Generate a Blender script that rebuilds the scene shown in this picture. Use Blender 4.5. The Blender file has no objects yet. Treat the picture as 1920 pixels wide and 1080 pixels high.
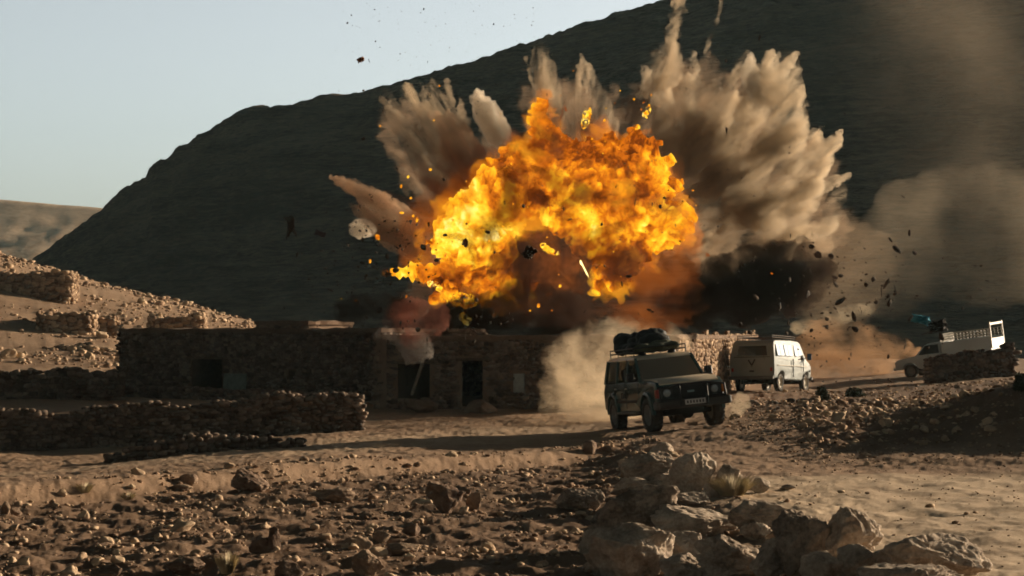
import bpy, bmesh, math, random
import numpy as np
from mathutils import Vector, Matrix

SC = bpy.context.scene
COL = SC.collection
R = math.radians
F = 3583.0                    # focal length in photo pixels (1920 wide, 30 degree lens)
HOR = 625.0                   # horizon row in the photo
CH = 2.3                      # eye height

# ------------------------------------------------------------------ camera
cam = bpy.data.cameras.new("camera"); camo = bpy.data.objects.new("camera", cam); COL.objects.link(camo)
camo.location = (0, 0, CH); camo.rotation_euler = (R(90), 0, 0)
cam.sensor_width = 36; cam.lens = 36 * F / 1920; cam.shift_y = (HOR - 540) / 1920
cam.clip_start = 0.1; cam.clip_end = 20000
SC.camera = camo

# ------------------------------------------------------------------ light
SUN_AZ, SUN_EL = 58.0, 12.8   # azimuth from +Y towards +X
sd = Vector((math.sin(R(SUN_AZ)) * math.cos(R(SUN_EL)), math.cos(R(SUN_AZ)) * math.cos(R(SUN_EL)), math.sin(R(SUN_EL))))
sl = bpy.data.lights.new("sun", 'SUN'); sl.energy = 5.0; sl.angle = R(0.5); sl.color = (1.0, 0.78, 0.55)
so = bpy.data.objects.new("sun", sl); COL.objects.link(so); so.rotation_euler = sd.to_track_quat('Z', 'Y').to_euler()
W = bpy.data.worlds.new("World"); SC.world = W; W.use_nodes = True
wn, wl = W.node_tree.nodes, W.node_tree.links
wn.clear()
sky = wn.new('ShaderNodeTexSky'); sky.sky_type = 'NISHITA'; sky.sun_disc = False
sky.sun_elevation = R(SUN_EL); sky.sun_rotation = R(SUN_AZ); sky.dust_density = 2.5; sky.air_density = 1.0; sky.ozone_density = 1.5
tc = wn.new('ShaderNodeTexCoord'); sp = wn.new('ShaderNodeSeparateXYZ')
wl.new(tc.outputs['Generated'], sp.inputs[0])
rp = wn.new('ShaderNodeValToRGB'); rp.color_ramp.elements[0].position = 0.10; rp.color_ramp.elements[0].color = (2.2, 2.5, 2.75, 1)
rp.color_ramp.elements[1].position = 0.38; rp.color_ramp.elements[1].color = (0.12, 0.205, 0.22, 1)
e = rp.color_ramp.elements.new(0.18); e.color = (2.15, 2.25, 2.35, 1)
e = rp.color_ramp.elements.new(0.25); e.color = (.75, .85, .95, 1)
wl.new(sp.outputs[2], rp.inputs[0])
mx = wn.new('ShaderNodeMix'); mx.data_type = 'RGBA'; mx.blend_type = 'MULTIPLY'; mx.inputs[0].default_value = 1
wl.new(sky.outputs[0], mx.inputs[6]); wl.new(rp.outputs[0], mx.inputs[7])
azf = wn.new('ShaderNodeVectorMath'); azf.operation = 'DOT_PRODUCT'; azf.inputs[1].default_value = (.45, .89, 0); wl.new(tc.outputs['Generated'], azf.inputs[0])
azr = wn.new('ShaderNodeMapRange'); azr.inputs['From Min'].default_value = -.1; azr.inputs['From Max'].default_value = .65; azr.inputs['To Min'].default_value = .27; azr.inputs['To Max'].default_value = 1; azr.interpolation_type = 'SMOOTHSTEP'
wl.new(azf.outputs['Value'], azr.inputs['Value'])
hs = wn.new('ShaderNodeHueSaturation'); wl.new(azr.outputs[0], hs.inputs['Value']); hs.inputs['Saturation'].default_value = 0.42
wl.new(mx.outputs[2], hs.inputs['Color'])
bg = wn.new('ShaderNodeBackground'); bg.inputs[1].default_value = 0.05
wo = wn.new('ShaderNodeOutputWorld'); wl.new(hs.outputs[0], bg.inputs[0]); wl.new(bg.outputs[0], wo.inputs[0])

SC.view_settings.view_transform = 'Standard'; SC.view_settings.look = 'None'
SC.view_settings.exposure = 0.78; SC.view_settings.gamma = 1.0
cy = SC.cycles
cy.max_bounces = 4; cy.diffuse_bounces = 2; cy.glossy_bounces = 2; cy.transmission_bounces = 3
cy.volume_bounces = 2; cy.transparent_max_bounces = 24
cy.use_adaptive_sampling = True; cy.adaptive_threshold = 0.04
cy.use_denoising = True; cy.sample_clamp_indirect = 3.0
cy.volume_step_rate = 1.0; cy.volume_max_steps = 160
cy.pixel_filter_type = 'BLACKMAN_HARRIS'; cy.filter_width = 1.8
SC.render.use_persistent_data = False

# ------------------------------------------------------------------ numeric helpers
_rs = np.random.RandomState(7)
_perm = _rs.permutation(256); _perm = np.concatenate([_perm, _perm, _perm])
_grad = _rs.normal(size=(256, 3)); _grad /= np.linalg.norm(_grad, axis=1)[:, None]

def noise(p):
    p = np.asarray(p, dtype=np.float64)
    i = np.floor(p).astype(np.int64); f = p - i; i &= 255
    u = f * f * f * (f * (f * 6 - 15) + 10)
    out = 0
    for dx in (0, 1):
        wx = u[:, 0] if dx else 1 - u[:, 0]
        for dy in (0, 1):
            wy = u[:, 1] if dy else 1 - u[:, 1]
            for dz in (0, 1):
                wz = u[:, 2] if dz else 1 - u[:, 2]
                h = _perm[_perm[_perm[(i[:, 0] + dx) & 255] + ((i[:, 1] + dy) & 255)] + ((i[:, 2] + dz) & 255)]
                g = _grad[h]
                out = out + wx * wy * wz * (g[:, 0] * (f[:, 0] - dx) + g[:, 1] * (f[:, 1] - dy) + g[:, 2] * (f[:, 2] - dz))
    return out * 1.6

def fbm(p, o=4, ridge=False):
    s, a, t = 0, 1.0, 0
    q = np.array(p, dtype=np.float64)
    for k in range(o):
        n = noise(q)
        if ridge: n = 0.6 - 2 * np.abs(n)
        s = s + a * n; t += a; a *= .5; q = q * 2.03 + 17.1
    return s / t

def ss(t):
    t = np.clip(t, 0, 1); return t * t * (3 - 2 * t)

def H(x, y, detail=True):
    """height of the ground"""
    x = np.asarray(x, float); y = np.asarray(y, float)
    z = .085 * np.clip(x - 3.7, -2.6, 3.3) * ss((y - 33) / 9) * (1 - ss((y - 50) / 20)) + .07 * np.clip(x - 13.0, 0, 9) * ss((y - 48) / 12) * (1 - ss((y - 110) / 50))
    z = z - .42 * ss((-x - 3.2) / 8.5) * ss((y - 28) / 9) * (1 - ss((y - 53) / 8))
    yl = 33.8 + 1.35 * (x + 4)
    z = z - .30 * ss((yl - y) / 1.3) * (1 - ss((x - 1.2) / 2.0)) * ss((y - 6) / 8)
    bmp = np.exp(-((x - 13.9) / 4.3) ** 2 - ((y - 39.5) / 5.6) ** 2); z = z + 1.75 * bmp
    up = ss((y - 70) / 62) * (1 - .8 * ss((y - 132) / 60))
    z = z + .27 * np.clip(-x - 7, 0, 90) * up
    z = z + .5 * ss((-x - 14) / 6) * ss((y - 64) / 8) * (1 - up)
    if detail:
        P3 = np.stack([x.ravel(), y.ravel(), np.zeros(x.size)], 1)
        n = .10 * fbm(P3 * .35, 3) + .050 * fbm(P3 * 1.7 + 5, 3)
        n = n + ss((bmp.ravel() - .03) / .3) * .30 * fbm(P3 * .8 + 2, 4)
        r = np.hypot(x, y).ravel()
        near = (1 - ss((r - 55) / 40)) * (1 - .7 * ss((x.ravel() - 3.5) / 2) * (1 - ss((y.ravel() - 31) / 2)))
        n = n + near * .032 * fbm(P3 * 6.0 + 9, 3) + fieldf(x, y).ravel() * (.085 * fbm(P3 * 2.3 + 31, 4) + .14 * fbm(P3 * [.5, 1.0, 1] + 40, 3))
        n = n + ss((r - 75) / 60) * .45 * fbm(P3 * .12 + 3, 4)
        z = z + n.reshape(x.shape)
    return z

def fieldf(x, y):
    """1 on the rough stony ground, 0 on the worn tracks"""
    return np.maximum(ss((33.8 + 1.35 * (x + 4) - y) / 2.0) * (1 - ss((x - 1.6) / 2.4)), ss((x - 5.2 - (y - 46) * .02) / 2) * ss((y - 34) / 3) * (1 - ss((y - 72) / 6)))

def Hs(x, y): return float(H(np.array([x]), np.array([y]))[0])
_D = 12.0 * 1.0035 ** np.arange(0, 780)
def PX(px, d): return (px - 960) / F * d
def PT(px, py, d): return Vector((PX(px, d), d, CH + (HOR - py) / F * d))
def ground_at(px, py):
    """point where the sight line of a photo pixel meets the ground"""
    h = H(PX(px, _D), _D); k = np.nonzero(CH + (HOR - py) / F * _D <= h)[0]
    d = float(_D[k[0]]) if len(k) else 190.0
    return Vector((PX(px, d), d, Hs(PX(px, d), d)))

# ------------------------------------------------------------------ object helpers
def mesh(name, v, f, smooth=False):
    me = bpy.data.meshes.new(name)
    v = np.asarray(v, dtype=np.float32)
    if isinstance(f, np.ndarray):
        k = f.shape[1]
        me.vertices.add(len(v)); me.vertices.foreach_set('co', v.ravel())
        me.loops.add(f.size); me.loops.foreach_set('vertex_index', f.astype(np.int32).ravel())
        me.polygons.add(len(f)); me.polygons.foreach_set('loop_start', np.arange(0, f.size, k, dtype=np.int32))
        me.polygons.foreach_set('loop_total', np.full(len(f), k, dtype=np.int32))
        me.update(calc_edges=True); me.validate()
    else:
        me.from_pydata([tuple(map(float, q)) for q in v], [], f)
    if smooth: me.polygons.foreach_set('use_smooth', [True] * len(me.polygons))
    me.update(); return me

def link(name, me, mat=None, parent=None):
    o = bpy.data.objects.new(name, me); COL.objects.link(o)
    if mat is not None and not me.materials: me.materials.append(mat)
    if parent is not None: o.parent = parent
    return o

def tag(o, label=None, cat=None, group=None, kind=None):
    for k, v in (('label', label), ('category', cat), ('group', group), ('kind', kind)):
        if v: o[k] = v
    return o

def thing(name, label, cat, M=None, group=None):
    o = bpy.data.objects.new(name, None); COL.objects.link(o); o.empty_display_size = .2
    if M is not None: o.matrix_world = M
    return tag(o, label, cat, group)

class MB:
    """collects simple shapes into one bmesh"""
    def __init__(s): s.b = bmesh.new()
    def box(s, c, d, rot=None, bev=0.0, seg=1):
        g = bmesh.ops.create_cube(s.b, size=1)['verts']
        M = Matrix.Translation(Vector(c)) @ (rot.to_4x4() if rot else Matrix()) @ Matrix.Diagonal((d[0], d[1], d[2], 1))
        bmesh.ops.transform(s.b, matrix=M, verts=g)
        if bev: s._bev(g, bev, seg)
        return s
    def _bev(s, g, bev, seg=1):
        gs = set(g); ed = [e for e in s.b.edges if e.verts[0] in gs and e.verts[1] in gs]
        bmesh.ops.bevel(s.b, geom=ed, offset=bev, segments=seg, affect='EDGES', profile=.6)
    def bar(s, a, b, w, h=None, bev=0):
        a, b = Vector(a), Vector(b); d = b - a
        q = d.to_track_quat('X', 'Z').to_matrix()
        return s.box((a + b) / 2, (d.length, w, h or w), q, bev)
    def tube(s, a, b, r, n=10, r2=None):
        a, b = Vector(a), Vector(b); d = b - a
        g = bmesh.ops.create_cone(s.b, cap_ends=True, segments=n, radius1=r, radius2=r if r2 is None else r2, depth=d.length)['verts']
        M = Matrix.Translation((a + b) / 2) @ d.to_track_quat('Z', 'X').to_matrix().to_4x4()
        bmesh.ops.transform(s.b, matrix=M, verts=g); return s
    def prism(s, prof, w0, w1=None, wf=None, bev=0, seg=2):
        """side profile (x,z) extruded across y; wf(z) gives the half width at a height"""
        wf = wf or (lambda x, z: w0)
        L = [s.b.verts.new((x, wf(x, z), z)) for x, z in prof]; Rr = [s.b.verts.new((x, -wf(x, z), z)) for x, z in prof]
        n = len(prof)
        fs = [s.b.faces.new(L), s.b.faces.new(Rr[::-1])]
        for i in range(n):
            j = (i + 1) % n; fs.append(s.b.faces.new((L[j], L[i], Rr[i], Rr[j])))
        bmesh.ops.recalc_face_normals(s.b, faces=fs)
        if bev:
            side = [e for f in fs[:2] for e in f.edges]
            bmesh.ops.bevel(s.b, geom=list(set(side)), offset=bev, segments=seg, affect='EDGES', profile=.55)
        return s
    def lathe(s, prof, n=28, axis='Y', c=(0, 0, 0)):
        rings = []
        for k in range(n):
            a = 2 * math.pi * k / n; ca, sa = math.cos(a), math.sin(a)
            rings.append([s.b.verts.new((c[0] + r * ca, c[1] + y, c[2] + r * sa)) for r, y in prof])
        m = len(prof)
        for k in range(n):
            A, B = rings[k], rings[(k + 1) % n]
            for i in range(m):
                j = (i + 1) % m
                try: s.b.faces.new((A[i], A[j], B[j], B[i]))
                except ValueError: pass
        return s
    def quad(s, pts, th=.008):
        """thin slab over a polygon"""
        P = [Vector(p) for p in pts]; n = (P[1] - P[0]).cross(P[2] - P[0]).normalized() * th / 2
        a = [s.b.verts.new(p + n) for p in P]; b = [s.b.verts.new(p - n) for p in P]
        s.b.faces.new(a); s.b.faces.new(b[::-1])
        for i in range(len(P)):
            j = (i + 1) % len(P); s.b.faces.new((a[j], a[i], b[i], b[j]))
        return s
    def build(s, name, mat, parent=None, smooth=False):
        bmesh.ops.remove_doubles(s.b, verts=s.b.verts, dist=1e-5)
        bmesh.ops.recalc_face_normals(s.b, faces=s.b.faces)
        me = bpy.data.meshes.new(name); s.b.to_mesh(me); s.b.free()
        if smooth:
            me.polygons.foreach_set('use_smooth', [True] * len(me.polygons))
            me.set_sharp_from_angle(angle=R(38))
        return link(name, me, mat, parent)

def remesh(spheres, voxel):
    """union of spheres (x,y,z,rx,ry,rz) as one closed surface -> verts, tris"""
    b = bmesh.new()
    for s in spheres:
        if len(s) == 4: s = (s[0], s[1], s[2], s[3], s[3], s[3])
        bmesh.ops.create_icosphere(b, subdivisions=2, radius=1, matrix=Matrix.Translation(s[:3]) @ Matrix.Diagonal((s[3], s[4], s[5], 1)))
    me = bpy.data.meshes.new('tmp'); b.to_mesh(me); b.free()
    o = bpy.data.objects.new('tmp', me); COL.objects.link(o)
    m = o.modifiers.new('r', 'REMESH'); m.mode = 'VOXEL'; m.voxel_size = voxel
    m2 = o.modifiers.new('s', 'SMOOTH'); m2.iterations = 3
    dg = bpy.context.evaluated_depsgraph_get()
    ev = bpy.data.meshes.new_from_object(o.evaluated_get(dg))
    bpy.data.objects.remove(o); bpy.data.meshes.remove(me)
    return ev

def get_v(me):
    a = np.empty(len(me.vertices) * 3, dtype=np.float32); me.vertices.foreach_get('co', a); return a.reshape(-1, 3).astype(float)
def get_n(me):
    a = np.empty(len(me.vertices) * 3, dtype=np.float32); me.vertex_normals.foreach_get('vector', a); return a.reshape(-1, 3).astype(float)
def set_v(me, v):
    me.vertices.foreach_set('co', v.astype(np.float32).ravel()); me.update()

# ------------------------------------------------------------------ materials
def newmat(name):
    m = bpy.data.materials.new(name); m.use_nodes = True; return m, m.node_tree.nodes, m.node_tree.links

def mat_basic(name, col, rough=.6, metal=0.0, var=.15, scale=8.0, bump=.0, spec=.3, col2=None):
    m, n, l = newmat(name); b = n['Principled BSDF']
    t = n.new('ShaderNodeTexCoord'); nz = n.new('ShaderNodeTexNoise'); nz.inputs['Scale'].default_value = scale; nz.inputs['Detail'].default_value = 5
    l.new(t.outputs['Object'], nz.inputs['Vector'])
    r = n.new('ShaderNodeValToRGB'); r.color_ramp.elements[0].position = .35; r.color_ramp.elements[1].position = .68
    c2 = col2 or tuple(c * (1 - var) for c in col)
    r.color_ramp.elements[0].color = (*c2, 1); r.color_ramp.elements[1].color = (*col, 1)
    l.new(nz.outputs[0], r.inputs[0]); l.new(r.outputs[0], b.inputs['Base Color'])
    b.inputs['Roughness'].default_value = rough; b.inputs['Metallic'].default_value = metal; b.inputs['Specular IOR Level'].default_value = spec
    if bump:
        bp = n.new('ShaderNodeBump'); bp.inputs['Strength'].default_value = bump; bp.inputs['Distance'].default_value = .02
        l.new(nz.outputs[0], bp.inputs['Height']); l.new(bp.outputs[0], b.inputs['Normal'])
    return m

def mat_rock(name, c1, c2, c3, scale=3.0, bump=.6, dist=.03, dust=.5, per_object=True):
    m, n, l = newmat(name); b = n['Principled BSDF']; b.inputs['Roughness'].default_value = .92; b.inputs['Specular IOR Level'].default_value = .15
    g = n.new('ShaderNodeNewGeometry')
    oi = n.new('ShaderNodeObjectInfo')
    a = n.new('ShaderNodeTexNoise'); a.inputs['Scale'].default_value = scale; a.inputs['Detail'].default_value = 8; a.inputs['Roughness'].default_value = .65
    a2 = n.new('ShaderNodeTexNoise'); a2.inputs['Scale'].default_value = scale * 6; a2.inputs['Detail'].default_value = 6; a2.inputs['Roughness'].default_value = .7
    l.new(g.outputs['Position'], a.inputs['Vector']); l.new(g.outputs['Position'], a2.inputs['Vector'])
    r = n.new('ShaderNodeValToRGB'); r.color_ramp.elements[0].position = .32; r.color_ramp.elements[0].color = (*c1, 1)
    r.color_ramp.elements[1].position = .7; r.color_ramp.elements[1].color = (*c3, 1)
    e = r.color_ramp.elements.new(.5); e.color = (*c2, 1)
    mi = n.new('ShaderNodeMath'); mi.operation = 'MULTIPLY_ADD'; mi.inputs[1].default_value = .45
    l.new(a2.outputs[0], mi.inputs[0])
    ma = n.new('ShaderNodeMath'); ma.operation = 'MULTIPLY_ADD'; ma.inputs[1].default_value = .6; ma.inputs[2].default_value = 0
    l.new(a.outputs[0], ma.inputs[0]); l.new(ma.outputs[0], mi.inputs[2])
    src = mi.outputs[0]
    if per_object:
        rr = n.new('ShaderNodeMath'); rr.operation = 'MULTIPLY_ADD'; rr.inputs[1].default_value = .16; l.new(oi.outputs['Random'], rr.inputs[0])
        sb = n.new('ShaderNodeMath'); sb.operation = 'SUBTRACT'; sb.inputs[1].default_value = .1; l.new(src, sb.inputs[0]); l.new(sb.outputs[0], rr.inputs[2]); src = rr.outputs[0]
    else:
        rr = n.new('ShaderNodeMath'); rr.operation = 'MULTIPLY_ADD'; rr.inputs[1].default_value = .3; l.new(g.outputs['Random Per Island'], rr.inputs[0])
        sb = n.new('ShaderNodeMath'); sb.operation = 'SUBTRACT'; sb.inputs[1].default_value = .15; l.new(src, sb.inputs[0]); l.new(sb.outputs[0], rr.inputs[2]); src = rr.outputs[0]
    l.new(src, r.inputs[0]); l.new(r.outputs[0], b.inputs['Base Color'])
    bp = n.new('ShaderNodeBump'); bp.inputs['Strength'].default_value = bump; bp.inputs['Distance'].default_value = dist
    l.new(mi.outputs[0], bp.inputs['Height']); l.new(bp.outputs[0], b.inputs['Normal'])
    return m

def mat_ground():
    m, n, l = newmat('ground_dust'); b = n['Principled BSDF']; b.inputs['Roughness'].default_value = .95; b.inputs['Specular IOR Level'].default_value = .1
    g = n.new('ShaderNodeNewGeometry')
    def nz(sc, det, ro=.6, vec=None):
        t = n.new('ShaderNodeTexNoise'); t.inputs['Scale'].default_value = sc; t.inputs['Detail'].default_value = det; t.inputs['Roughness'].default_value = ro
        l.new(vec or g.outputs['Position'], t.inputs['Vector']); return t
    big, mid, fine = nz(.35, 4), nz(2.2, 7, .7), nz(22, 5, .75)
    r = n.new('ShaderNodeValToRGB')
    r.color_ramp.elements[0].position = .3; r.color_ramp.elements[0].color = (.155, .098, .060, 1)
    r.color_ramp.elements[1].position = .72; r.color_ramp.elements[1].color = (.42, .30, .20, 1)
    e = r.color_ramp.elements.new(.5); e.color = (.28, .187, .12, 1)
    w = n.new('ShaderNodeMath'); w.operation = 'MULTIPLY_ADD'; w.inputs[1].default_value = .4; l.new(mid.outputs[0], w.inputs[0])
    w2 = n.new('ShaderNodeMath'); w2.operation = 'MULTIPLY_ADD'; w2.inputs[1].default_value = .35; l.new(fine.outputs[0], w2.inputs[0])
    w3 = n.new('ShaderNodeMath'); w3.operation = 'MULTIPLY'; w3.inputs[1].default_value = .28; l.new(big.outputs[0], w3.inputs[0])
    l.new(w3.outputs[0], w2.inputs[2]); l.new(w2.outputs[0], w.inputs[2]); l.new(w.outputs[0], r.inputs[0])
    # the trodden pale track that crosses the lower right of the place
    at = n.new('ShaderNodeAttribute'); at.attribute_name = 'track'
    mxx = n.new('ShaderNodeMix'); mxx.data_type = 'RGBA'; l.new(r.outputs[0], mxx.inputs[6])
    r2 = n.new('ShaderNodeValToRGB'); r2.color_ramp.elements[0].position = .35; r2.color_ramp.elements[0].color = (.38, .275, .18, 1)
    r2.color_ramp.elements[1].position = .65; r2.color_ramp.elements[1].color = (.60, .47, .33, 1); l.new(w.outputs[0], r2.inputs[0])
    l.new(r2.outputs[0], mxx.inputs[7]); l.new(at.outputs['Fac'], mxx.inputs[0])
    so_ = n.new('ShaderNodeAttribute'); so_.attribute_name = 'soil'; dk = n.new('ShaderNodeMix'); dk.data_type = 'RGBA'; dk.blend_type = 'MULTIPLY'; dk.inputs[7].default_value = (.62, .60, .60, 1)
    l.new(so_.outputs['Fac'], dk.inputs[0]); l.new(mxx.outputs[2], dk.inputs[6]); l.new(dk.outputs[2], b.inputs['Base Color'])
    bp = n.new('ShaderNodeBump'); bp.inputs['Strength'].default_value = .8; bp.inputs['Distance'].default_value = .05
    bp2 = n.new('ShaderNodeBump'); bp2.inputs['Strength'].default_value = .55; bp2.inputs['Distance'].default_value = .012
    ks = n.new('ShaderNodeMath'); ks.operation = 'MULTIPLY_ADD'; ks.inputs[1].default_value = -.55; ks.inputs[2].default_value = .75; l.new(at.outputs['Fac'], ks.inputs[0]); l.new(ks.outputs[0], bp.inputs['Strength'])
    l.new(mid.outputs[0], bp.inputs['Height']); l.new(bp.outputs[0], bp2.inputs['Normal']); l.new(fine.outputs[0], bp2.inputs['Height']); l.new(bp2.outputs[0], b.inputs['Normal'])
    return m

def mat_glass(name, col=(.05, .06, .06), mix=.55, rough=.08, tint=(.55, .55, .5)):
    m, n, l = newmat(name); n.remove(n['Principled BSDF'])
    tr = n.new('ShaderNodeBsdfTransparent'); tr.inputs[0].default_value = (*tint, 1)
    gl = n.new('ShaderNodeBsdfPrincipled'); gl.inputs['Base Color'].default_value = (*col, 1); gl.inputs['Roughness'].default_value = rough
    ms = n.new('ShaderNodeMixShader'); ms.inputs[0].default_value = mix
    l.new(tr.outputs[0], ms.inputs[1]); l.new(gl.outputs[0], ms.inputs[2]); l.new(ms.outputs[0], n['Material Output'].inputs[0])
    return m

def mat_volume(name, col, dens, aniso=.3, emis=None, estr=0.0, absorb=(0, 0, 0)):
    m, n, l = newmat(name); n.remove(n['Principled BSDF'])
    v = n.new('ShaderNodeVolumePrincipled'); v.inputs['Color'].default_value = (*col, 1); v.inputs['Density'].default_value = dens
    v.inputs['Anisotropy'].default_value = aniso; v.inputs['Absorption Color'].default_value = (*absorb, 1)
    if emis: v.inputs['Emission Color'].default_value = (*emis, 1); v.inputs['Emission Strength'].default_value = estr
    l.new(v.outputs[0], n['Material Output'].inputs['Volume']); return m

M_ground = mat_ground()
M_rock = mat_rock('rock_tan', (.13, .10, .075), (.37, .295, .225), (.66, .55, .43), scale=3.5, bump=.9, dist=.05)
M_rock_brown = mat_rock('rock_brown', (.09, .055, .04), (.21, .145, .10), (.38, .28, .19), bump=.8, dist=.04)
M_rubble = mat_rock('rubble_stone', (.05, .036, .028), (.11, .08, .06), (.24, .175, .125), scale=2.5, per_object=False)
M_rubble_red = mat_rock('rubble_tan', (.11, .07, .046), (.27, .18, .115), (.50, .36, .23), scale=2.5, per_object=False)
M_pebble = mat_rock('pebble_stone', (.12, .075, .05), (.27, .18, .115), (.55, .41, .27), scale=1.5, per_object=False, bump=.3)
M_mud = mat_rock('mud_plaster', (.07, .045, .03), (.13, .085, .055), (.20, .135, .09), scale=1.2, per_object=False, bump=.5)
M_dark = mat_basic('dark_interior', (.006, .006, .005), .95, spec=.05)

# ------------------------------------------------------------------ ground: one sheet to the horizon
def build_ground():
    az_f = np.linspace(R(-16.2), R(16.2), 900)
    az_c1 = np.linspace(R(16.2), R(180), 60)[1:]
    az = np.concatenate([-az_c1[::-1], az_f, az_c1[:-1]])
    r = [0.6, 2, 4, 7, 10, 13]
    while r[-1] < 60: r.append(r[-1] * 1.0042)
    while r[-1] < 220: r.append(r[-1] * 1.012)
    while r[-1] < 9000: r.append(r[-1] * 1.16)
    r = np.array(r)
    A, Q = np.meshgrid(az, r)
    x, y = Q * np.sin(A), Q * np.cos(A)
    z = H(x, y); z[Q > 1200] = 0
    na, nr = len(az), len(r)
    v = np.stack([x.ravel(), y.ravel(), z.ravel()], 1)
    v = np.vstack([v, [[0, 0, 0.0]]])
    i, j = np.meshgrid(np.arange(nr - 1), np.arange(na), indexing='ij')
    j2 = (j + 1) % na
    f = np.stack([i * na + j, i * na + j2, (i + 1) * na + j2, (i + 1) * na + j], -1).reshape(-1, 4)
    me = mesh('ground', v, f, True)
    c = len(v) - 1
    xs, ys = v[:, 0], v[:, 1]
    # pale track: lower right strip, curving off behind the rocks
    tr = ss((31.5 + .12 * (xs - 5) - ys) / 1.5) * ss((ys - (16 - 1.1 * (xs - 4))) / 3) * ss((xs - 1.2 - (ys - 20) * .06) / 2.5)
    tr2 = .55 * ss((ys - (38.5 + 1.3 * (xs + 4))) / 2) * (1 - ss((ys - (45 + 1.3 * (xs + 4))) / 3)) * (1 - ss((xs - 4) / 3))
    t = np.clip(np.maximum(tr, tr2 * .6) + .25 * fbm(v * [.8, .8, 0], 3), 0, 1) * (np.maximum(tr, tr2) > .02)
    at = me.attributes.new('track', 'FLOAT', 'POINT'); at.data.foreach_set('value', t.astype(np.float32))
    at = me.attributes.new('soil', 'FLOAT', 'POINT'); at.data.foreach_set('value', (fieldf(xs, ys) * (ys > 2)).astype(np.float32))
    o = link('ground', me, M_ground); tag(o, 'stony tan dirt ground with dusty tracks', kind='structure')
build_ground()

# ------------------------------------------------------------------ mountain and far hill
def mat_mountain():
    m, n, l = newmat('mountain_scree'); b = n['Principled BSDF']; b.inputs['Roughness'].default_value = 1; b.inputs['Specular IOR Level'].default_value = 0.02
    g = n.new('ShaderNodeNewGeometry'); mp = n.new('ShaderNodeMapping'); mp.inputs['Scale'].default_value = (.7, .7, 4.5); l.new(g.outputs['Position'], mp.inputs[0])
    t = n.new('ShaderNodeTexNoise'); t.inputs['Scale'].default_value = .035; t.inputs['Detail'].default_value = 10; t.inputs['Roughness'].default_value = .68
    l.new(mp.outputs[0], t.inputs['Vector'])
    t2 = n.new('ShaderNodeTexNoise'); t2.inputs['Scale'].default_value = .45; t2.inputs['Detail'].default_value = 6; t2.inputs['Roughness'].default_value = .8
    l.new(mp.outputs[0], t2.inputs['Vector'])
    ad = n.new('ShaderNodeMath'); ad.operation = 'MULTIPLY_ADD'; ad.inputs[1].default_value = .55; l.new(t2.outputs[0], ad.inputs[0])
    a2 = n.new('ShaderNodeMath'); a2.operation = 'MULTIPLY'; a2.inputs[1].default_value = .45; l.new(t.outputs[0], a2.inputs[0]); l.new(a2.outputs[0], ad.inputs[2])
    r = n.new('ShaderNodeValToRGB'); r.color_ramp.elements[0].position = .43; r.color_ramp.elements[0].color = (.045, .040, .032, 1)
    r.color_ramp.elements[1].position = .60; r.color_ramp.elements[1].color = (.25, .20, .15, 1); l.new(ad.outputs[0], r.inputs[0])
    l.new(r.outputs[0], b.inputs['Base Color'])
    bp = n.new('ShaderNodeBump'); bp.inputs['Strength'].default_value = 1; bp.inputs['Distance'].default_value = 2.5
    l.new(ad.outputs[0], bp.inputs['Height']); l.new(bp.outputs[0], b.inputs['Normal'])
    return m
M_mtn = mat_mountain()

def mat_hill():
    return mat_rock('hill_scree', (.20, .13, .085), (.42, .29, .19), (.62, .46, .32), scale=.05, bump=.6, dist=1.0, per_object=False)

RIDGE = np.array([(-400, 700), (-200, 640), (-60, 570), (0, 533), (60, 489), (120, 445), (195, 391), (240, 362), (274, 341), (283, 318), (300, 303), (318, 300), (330, 286), (380, 262), (430, 240), (480, 221), (560, 197), (630, 181), (700, 165),
                  (800, 138), (900, 110), (1000, 80), (1100, 45), (1200, 15), (1265, -3), (1400, -45), (1600, -100), (1900, -180), (2050, -230), (2450, -260), (2700, 200), (2900, 470), (3050, 600), (3200, 640)], float)  # unseen part right of the view, raised to shade the slope, cut back for sun

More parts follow.
